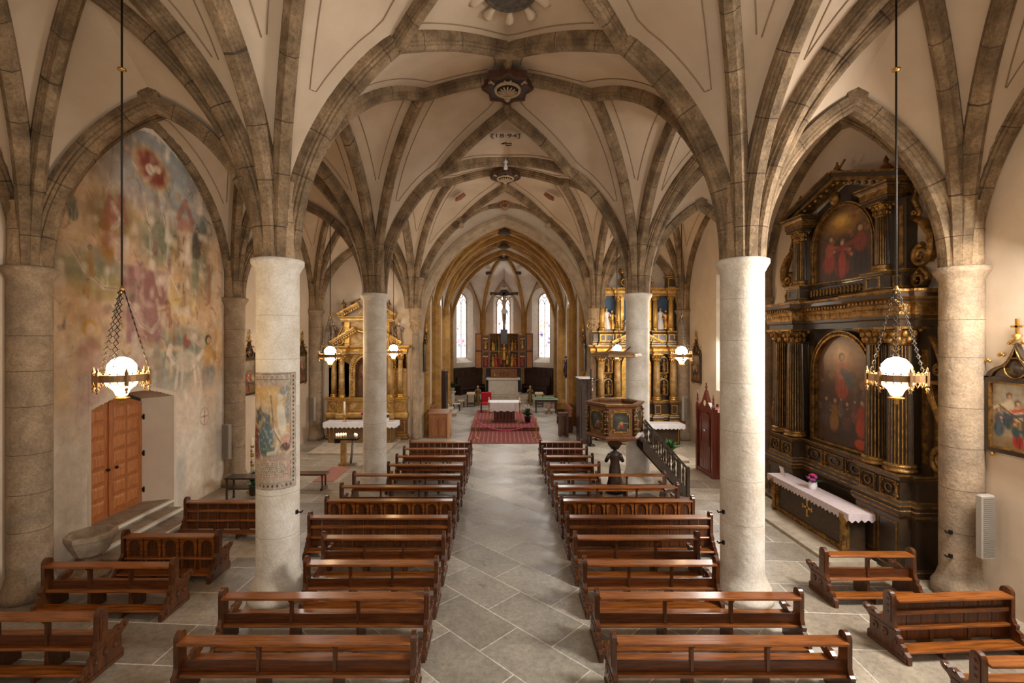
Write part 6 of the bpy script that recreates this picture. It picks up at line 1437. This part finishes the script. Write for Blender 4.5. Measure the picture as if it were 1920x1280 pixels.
m = MB(); m.bbox(-1.36, 1.70, 21.25, 26.6, 0, .15, .02); tag(m.build('altar_platform', step_st), 'stone altar platform under the red carpet', 'platform')
t = thing('red_carpet', 'patterned red carpet covering the altar platform and the floor before it', 'carpet', (0, 0, 0))
m = MB(); m.box(-1.34, 1.68, 21.23, 26.5, .151, .162); m.box(-1.34, 1.68, 21.215, 21.24, .01, .162, 1); m.box(-1.36, 1.66, 18.9, 21.23, .0, .012); m.box(-1.36, 1.66, 18.7, 18.9, 0, .0125, 1)
m.build('carpet', [crm, border], t)
t = thing('altar_table', 'freestanding altar table with white cloth on the red carpet', 'altar table', (.14, 23.1, .163))
m = MB(); m.bbox(-.72, .72, -.45, .45, .84, .9, .01); m.build('table_top', dwood, t)
m = MB()
for i in range(6): m.bbox(-.45+.16*i, -.35+.16*i, -.3, -.2, .04, .84, .01)
m.box(-.5, .5, -.2, .3, .04, .8); m.bbox(-.6, .6, -.4, .4, 0, .06, .01); m.build('table_base', redwood, t)
ac = lace_cloth('altar_cloth', None, -.78, .78, -.48, .5, .9, .42, .3, True, False).build('altar_cloth', cloth); ac.location = (.14, 23.1, .168); ac.rotation_euler = (0, 0, PI); tag(ac, 'white cloth over the freestanding altar table', 'altar cloth')
for s, lb in ((-1, 'left'), (1, 'right')): candle('slender candle standing on the carpet at the %s front of the altar table' % lb, (.14+s*.72, 22.4, .163), .25, .02, .95)
plant('potted_plant', 'green plant with white blooms in a dark pot right of the altar table', (1.25, 22.6, .163), .55, .38, 60, (60, 40, 32), .26, .16, None, 7)
t = thing('altar_chair', 'red velvet chair behind the freestanding altar table', 'chair', (-.82, 25.6, .163))
m = MB(); m.bbox(-.28, .28, -.28, .25, .42, .52, .03); m.build('seat', redcl, t)
m = MB(); m.bbox(-.28, .28, .2, .28, .5, 1.05, .03); m.build('backrest', redcl, t)
for sx in (-1, 1):
    for y in (-.24, .24): m = MB(); m.bbox(sx*.26-.03, sx*.26+.03, y-.03, y+.03, 0, .66, .008); m.build('leg', dwood, t)
    m = MB(); m.bbox(sx*.27-.035, sx*.27+.035, -.28, .26, .66, .7, .01); m.build('armrest', dwood, t)
posts = []
t = thing('rope_barrier', 'pink rope barrier between two brass posts on the red carpet', 'barrier', (.19, 19.7, .013))
for s in (-1, 1):
    m = MB(); m.lathe([(.13, 0), (.13, .015), (.03, .04), (.016, .06), (.016, .76), (.03, .78), (.035, .81), (.01, .85)], (s*1.25, 0, 0), 14); m.build('post', brass, t)
m = MB(); m.tube([(-1.25+2.5*i/20, 0, .74-.42*(1-((i-10)/10)**2)) for i in range(21)], .02, 8); m.build('rope', M('pink_rope', (196, 66, 110), .7), t)
# small furniture
def stool(loc, label, w=.2, h=.42, mt=None, group='small stools in the choir'):
    t = thing('stool', label, 'stool', loc, 0, group); m = MB(); m.bbox(-w, w, -w, w, h-.05, h, .012); m.build('seat', M('pale_seat', (188, 172, 150), .7), t)
    for sx in (-1, 1):
        for sy in (-1, 1): m = MB(); m.bbox(sx*w*.85-.02, sx*w*.85+.02, sy*w*.85-.02, sy*w*.85+.02, 0, h-.05, .005); m.build('leg', mt or dwood, t)
stool((-2.55, 27.2, 0), 'small stool at left in the choir, the nearer of two')
stool((-2.42, 28.6, 0), 'small stool at left in the choir, the farther of two')
def priedieu(x, y, label):
    t = thing('kneeling_desk', label, 'kneeler', (x, y, 0), 0, 'kneeling desks before the high altar')
    m = MB(); m.prism([(-.2, .72), (.2, .8), (.2, .84), (-.2, .76)], 'x', -.25, .25); m.build('sloped_top', M('pale_top', (190, 166, 130), .6), t)
    for s in (-1, 1): m = MB(); m.bbox(s*.22-.025, s*.22+.025, -.18, .18, 0, .76, .01); m.build('side_panel', dwood, t)
    m = MB(); m.bbox(-.24, .24, -.45, .1, .14, .2, .01); m.build('kneeler', dwood, t)
priedieu(-1.85, 29.0, 'dark kneeling desk left of the high altar'); priedieu(2.3, 29.0, 'dark kneeling desk right of the high altar')
for x, lb in ((-1.45, 'left'), (1.78, 'right')):
    t = thing('statue', 'small wooden figure standing before the high altar, %s side' % lb, 'statue', (x, 29.4, 0), PI); m = MB(); figure(m, 0, 0, .2, 1.0, 0, 1, 0, 0, (.3, .6), seed=int(x)); m.bbox(-.14, .14, -.14, .14, 0, .22, .01); m.build('figure', [M('olive_gilt', (120, 96, 54), .5, .4), skinp], t)
t = thing('keyboard_instrument', 'keyboard instrument on trestles under a green cover, right in the choir', 'keyboard', (2.48, 26.5, 0), -.06)
m = MB(); m.bbox(-.62, .62, -.28, .28, .62, .74, .015); m.build('case', black, t)
m = MB(); m.bbox(-.66, .66, -.32, .32, .742, .765, .01); m.prism([(-.66, .765), (.66, .765), (.3, .84), (-.5, .84)], 'y', 0, .3); m.build('green_cover', M('sage_cloth', (136, 160, 132), .9, c2=(116, 142, 114), sc=8), t)
for s in (-1, 1):
    m = MB(); m.bbox(s*.55-.04, s*.55+.04, -.05, .05, .05, .62, .01); m.bbox(s*.55-.05, s*.55+.05, -.28, .28, 0, .05, .01); m.build('leg', black, t)
t = thing('folding_stool', 'wooden folding stool at the green-covered keyboard', 'stool', (2.6, 26.05, 0))
for s in (-1, 1):
    m = MB(); m.tube([(s*.18, -.15, 0), (-s*.18, -.15, .45)], .02, 5); m.tube([(s*.18, .15, 0), (-s*.18, .15, .45)], .02, 5); m.build('crossed_leg', oak, t)
m = MB(); m.bbox(-.2, .2, -.17, .17, .44, .46, .008); m.build('seat', oak, t)
t = thing('wooden_chair', 'small wooden chair at the right choir wall behind the keyboard', 'chair', (3.2, 28.0, 0), -1.2)
m = MB(); m.bbox(-.2, .2, -.2, .2, .42, .46, .01); m.build('seat', wood, t); m = MB(); m.bbox(-.2, .2, .17, .2, .46, .95, .01); m.build('backrest', wood, t)
for sx in (-1, 1):
    for sy in (-1, 1): m = MB(); m.bbox(sx*.17-.02, sx*.17+.02, sy*.17-.02, sy*.17+.02, 0, .42, .005); m.build('leg', wood, t)
# ambo on the left
t = thing('lectern', 'wooden box lectern with arched panels at the left front of the choir', 'lectern', (-2.60, 19.95, 0))
m = MB(); m.bbox(-.4, .4, -.25, .25, 0, 1.02, .015); m.build('body', M('ambo_wood', (150, 96, 54), .45, c2=(118, 72, 38), sc=3, st=(10, 10, 1)), t); aw = bpy.data.materials['ambo_wood']
for i in range(2):
    m = MB(); l = arch_pts(-.34+.36*i, -.02+.36*i, .08, .72, 8); strip(m, l, [(-.18+.36*i+(x+.18-.36*i)*.84, .45+(z-.45)*.9) for x, z in l], 'y', -.275, -.25); m.build('arched_panel', aw, t)
m = MB(); m.prism([(-.28, 1.0), (.25, 1.12), (.25, 1.15), (-.28, 1.03)], 'x', -.44, .44); m.build('desk', aw, t)
m = MB(); m.bbox(.36, .46, -.3, .3, 0, 1.0, .02)
for k in range(3): m.lathe([(.05, 0), (.04, .3), (.05, .9)], (.44, -.2+.2*k, .04), 6)
m.build('carved_side', M('ambo_light', (178, 132, 92), .5), t)
def sidestall(x, y0, y1, sg, label, h=1.05):
    t = thing('choir_stall', label, 'bench', (x, (y0+y1)/2, 0), 0); L = (y1-y0)/2
    m = MB(); m.bbox(-.03, .03, -L, L, .1, h, .01); n = int(L*2/.4)
    for i in range(n): m.bbox(-.03+.03*sg, .03+.03*sg, -L+2*L*i/n+.04, -L+2*L*(i+1)/n-.04, .3, h-.12, .01)
    m.build('back_panel', wood, t); m = MB(); m.bbox(-.06, .06, -L-.02, L+.02, h, h+.04, .01); m.build('top_rail', wood, t)
    m = MB(); m.bbox(min(sg*.05, sg*.42), max(sg*.05, sg*.42), -L, L, .4, .44, .01); m.build('seat', wood, t)
    for s in (-1, 1): m = MB(); m.bbox(min(0, sg*.42), max(0, sg*.42), s*L-.03, s*L+.03, 0, .7, .01); m.build('bench_end', wood2, t)
sidestall(-3.15, 21.2, 22.9, 1, 'wooden stall at the left choir entrance behind the lectern')
sidestall(3.12, 20.9, 23.2, -1, 'long wooden stall along the right side of the choir', 1.0)
t = thing('kneeling_desk', 'tall narrow wooden desk with arched opening before the right choir stall', 'kneeler', (2.62, 20.0, 0))
m = MB(); o_ = arch_pts(-.16, .16, 0, .82, 10); i_ = arch_pts(-.10, .10, .0, .78, 10); strip(m, [(-.2, 0), (.2, 0)]+[(.2-.4*i/10, .98) for i in range(11)], i_, 'y', -.03, .03); m.build('arched_front', wood2, t)
m = MB(); m.bbox(-.22, .22, -.05, .3, .97, 1.0, .01); m.build('top', wood2, t); m = MB(); m.bbox(-.2, .2, .25, .3, 0, .97, .01); m.build('rear_panel', wood2, t)
t = thing('dark_cabinet', 'tall dark wooden cabinet with white cloth on top by the right choir pier', 'cabinet', (3.3, 18.95, 0))
m = MB(); m.bbox(-.24, .26, -.3, .5, 0, 2.55, .015); m.build('body', dwood, t)
m = MB(); m.bbox(-.16, .18, -.32, -.3, .2, 2.3, .008); m.build('door', dwood, t)
m = MB(); m.bbox(-.27, .29, -.33, .53, 2.55, 2.58, .008); m.box(.2, .28, -.34, -.32, 2.1, 2.57); m.build('white_cloth', cloth, t)
t = thing('processional_cross', 'dark processional crucifix standing before the pulpit at the choir pier', 'crucifix', (3.45, 18.35, 0))
m = MB(); m.tube([(0, 0, 0), (0, 0, 2.9)], .022, 6); m.lathe([(.16, 0), (.16, .04), (.03, .1)], (0, 0, 0), 10); m.build('staff', iron, t)
m = MB(); m.box(-.3, .3, -.02, .02, 2.52, 2.57); m.box(-.025, .025, -.02, .02, 1.95, 2.95); m.build('cross', iron, t)
m = MB(); m.tube([(-.25, -.05, 2.56), (-.05, -.06, 2.46), (0, -.07, 2.4), (.05, -.06, 2.46), (.25, -.05, 2.56)], [.02, .03, .045, .03, .02], 6); m.tube([(0, -.07, 2.5), (.02, -.08, 2.3), (-.02, -.1, 2.15), (0, -.07, 1.98)], [.04, .055, .045, .025], 6); m.ball((.01, -.09, 2.56), .04, 8); m.build('body', M('dark_bronze', (74, 58, 42), .5, .4), t)
# left choir wall: cabinet, stairs, pedestal plant, sanctuary light
t = thing('dark_cabinet', 'tall dark cabinet against the left choir wall', 'cabinet', (-3.05, 24.4, 0)); m = MB(); m.bbox(-.25, .25, -.5, .5, 0, 2.5, .02); m.build('body', dwood, t); m = MB(); m.box(.25, .27, -.4, .4, .2, 2.3); m.build('door', black, t)
m = MB()
for k in range(3): m.bbox(CL+.02, -2.4-.25*k, 25.2+.3*k, 26.6, .16*k, .16*(k+1), .01)
tag(m.build('stone_steps', step_st), 'small flight of stone steps at the left choir wall', 'steps')
m = MB(); m.lathe([(.2, 0), (.2, .1), (.13, .16), (.13, .75), (.2, .82), (.2, .88)], (0, 0, 0), 8, sm=False); small('stone_pedestal', 'stone pedestal carrying a green plant at the left choir wall', 'pedestal', (-3.0, 29.3, 0), m, marble)
plant('potted_plant', 'bushy green plant on the stone pedestal, left in the choir', (-3.0, 29.3, .88), .5, .36, 50, (200, 190, 176), .2, .14)
t = thing('sanctuary_lamp', 'small glowing orange lamp on the left choir wall', 'lamp', (-3.05, 25.2, 2.35))
m = MB(); m.tube([(-.25, 0, .1), (0, 0, .1), (0, 0, .03)], .015, 5); m.build('bracket', brass, t); m = MB(); m.lathe([(.03, -.12), (.07, -.08), (.07, .03), (.04, .04)], (0, 0, 0), 12); m.build('glass', EM('amber_glass', (255, 150, 60), 8), t)
t = thing('statue', 'carved figure on a bracket at the right choir wall', 'statue', (3.5, 25.2, 2.2), PI/2); m = MB(); figure(m, 0, .1, .1, .9, 0, 0, 0, 0, (.8, .2), seed=2); m.lathe([(.02, -.2), (.12, 0), (.16, .1)], (0, .08, 0), 8); m.build('figure', dwood, t)
m = MB(); m.prism(pointed(-.35, .35, 1.5, 2.2, 6)+[(.35, 0), (-.35, 0)], 'x', -.02, .02); small('choir_door', 'narrow pointed wooden door in the right choir wall', 'door', (CR-.03, 27.9, 0), m, M('grey_door', (140, 128, 118), .7))

# iron hooks on the columns, pale floor slab
def hook(loc, dx, label):
    t = thing('iron_hook', label, 'hook', loc, 0, 'iron hooks on the columns'); m = MB(); m.tube([(0, 0, 0), (dx*.09, -.02, 0), (dx*.11, -.02, .03)], .014, 5); m.box(-.02, .02, -.02, .02, -.03, .03); m.build('bracket', iron, t)
hook((XL+.325, 7.64, 1.37), 1, 'small black iron hook on the painted column')
hook((XR-.325, 7.64, 1.37), -1, 'upper small black hook on the white right column')
hook((XR-.325, 7.64, .88), -1, 'lower small black hook on the white right column')
hook((WR-.27, 7.6, 1.06), -1, 'upper small black hook on the right wall column')
hook((WR-.27, 7.6, .68), -1, 'lower small black hook on the right wall column')
m = MB(); m.box(-5.7, -4.35, 9.0, 9.75, 0, .006); struct(m.build('floor_slab', step_st))
# unseen windows: near right inferred from its light, others added behind fill lamps
wg = EM('clear_leaded_glass', (236, 240, 244), 1.1)
def wallwindow(n, x, sg, yc, z0, z1, hw):
    ol = [(yc-hw-.12, z0-.12)]+pointed(yc-hw-.12, yc+hw+.12, z1-1.1, z1+.15, 8)+[(yc+hw+.12, z0-.12)]; il = [(yc-hw, z0)]+pointed(yc-hw, yc+hw, z1-1.1, z1, 8)+[(yc+hw, z0)]
    m = MB(); strip(m, ol, il, 'x', x-.004*sg, x-.05*sg); o = struct(m.build('window_%d' % n, marble))
    m = MB(); m.prism(il, 'x', x-.006*sg, x-.012*sg); m.build('pane', wg, o)
    m = MB(); m.tube([(x-.03*sg, yc, z0), (x-.03*sg, yc, z1)], .03, 6)
    for z in np.arange(z0+.6, z1-.4, .6): m.tube([(x-.03*sg, yc-hw, z), (x-.03*sg, yc+hw, z)], .012, 4)
    m.build('tracery', archst, o)
wallwindow(5, WALL_R, 1, 5.2, 3.2, 6.7, .62); wallwindow(6, WALL_L, -1, 16.6, 3.3, 6.5, .55)
wallwindow(7, CR, 1, 24.8, 3.7, 7.2, .6); wallwindow(8, CL, -1, 25.4, 3.9, 7.1, .5)
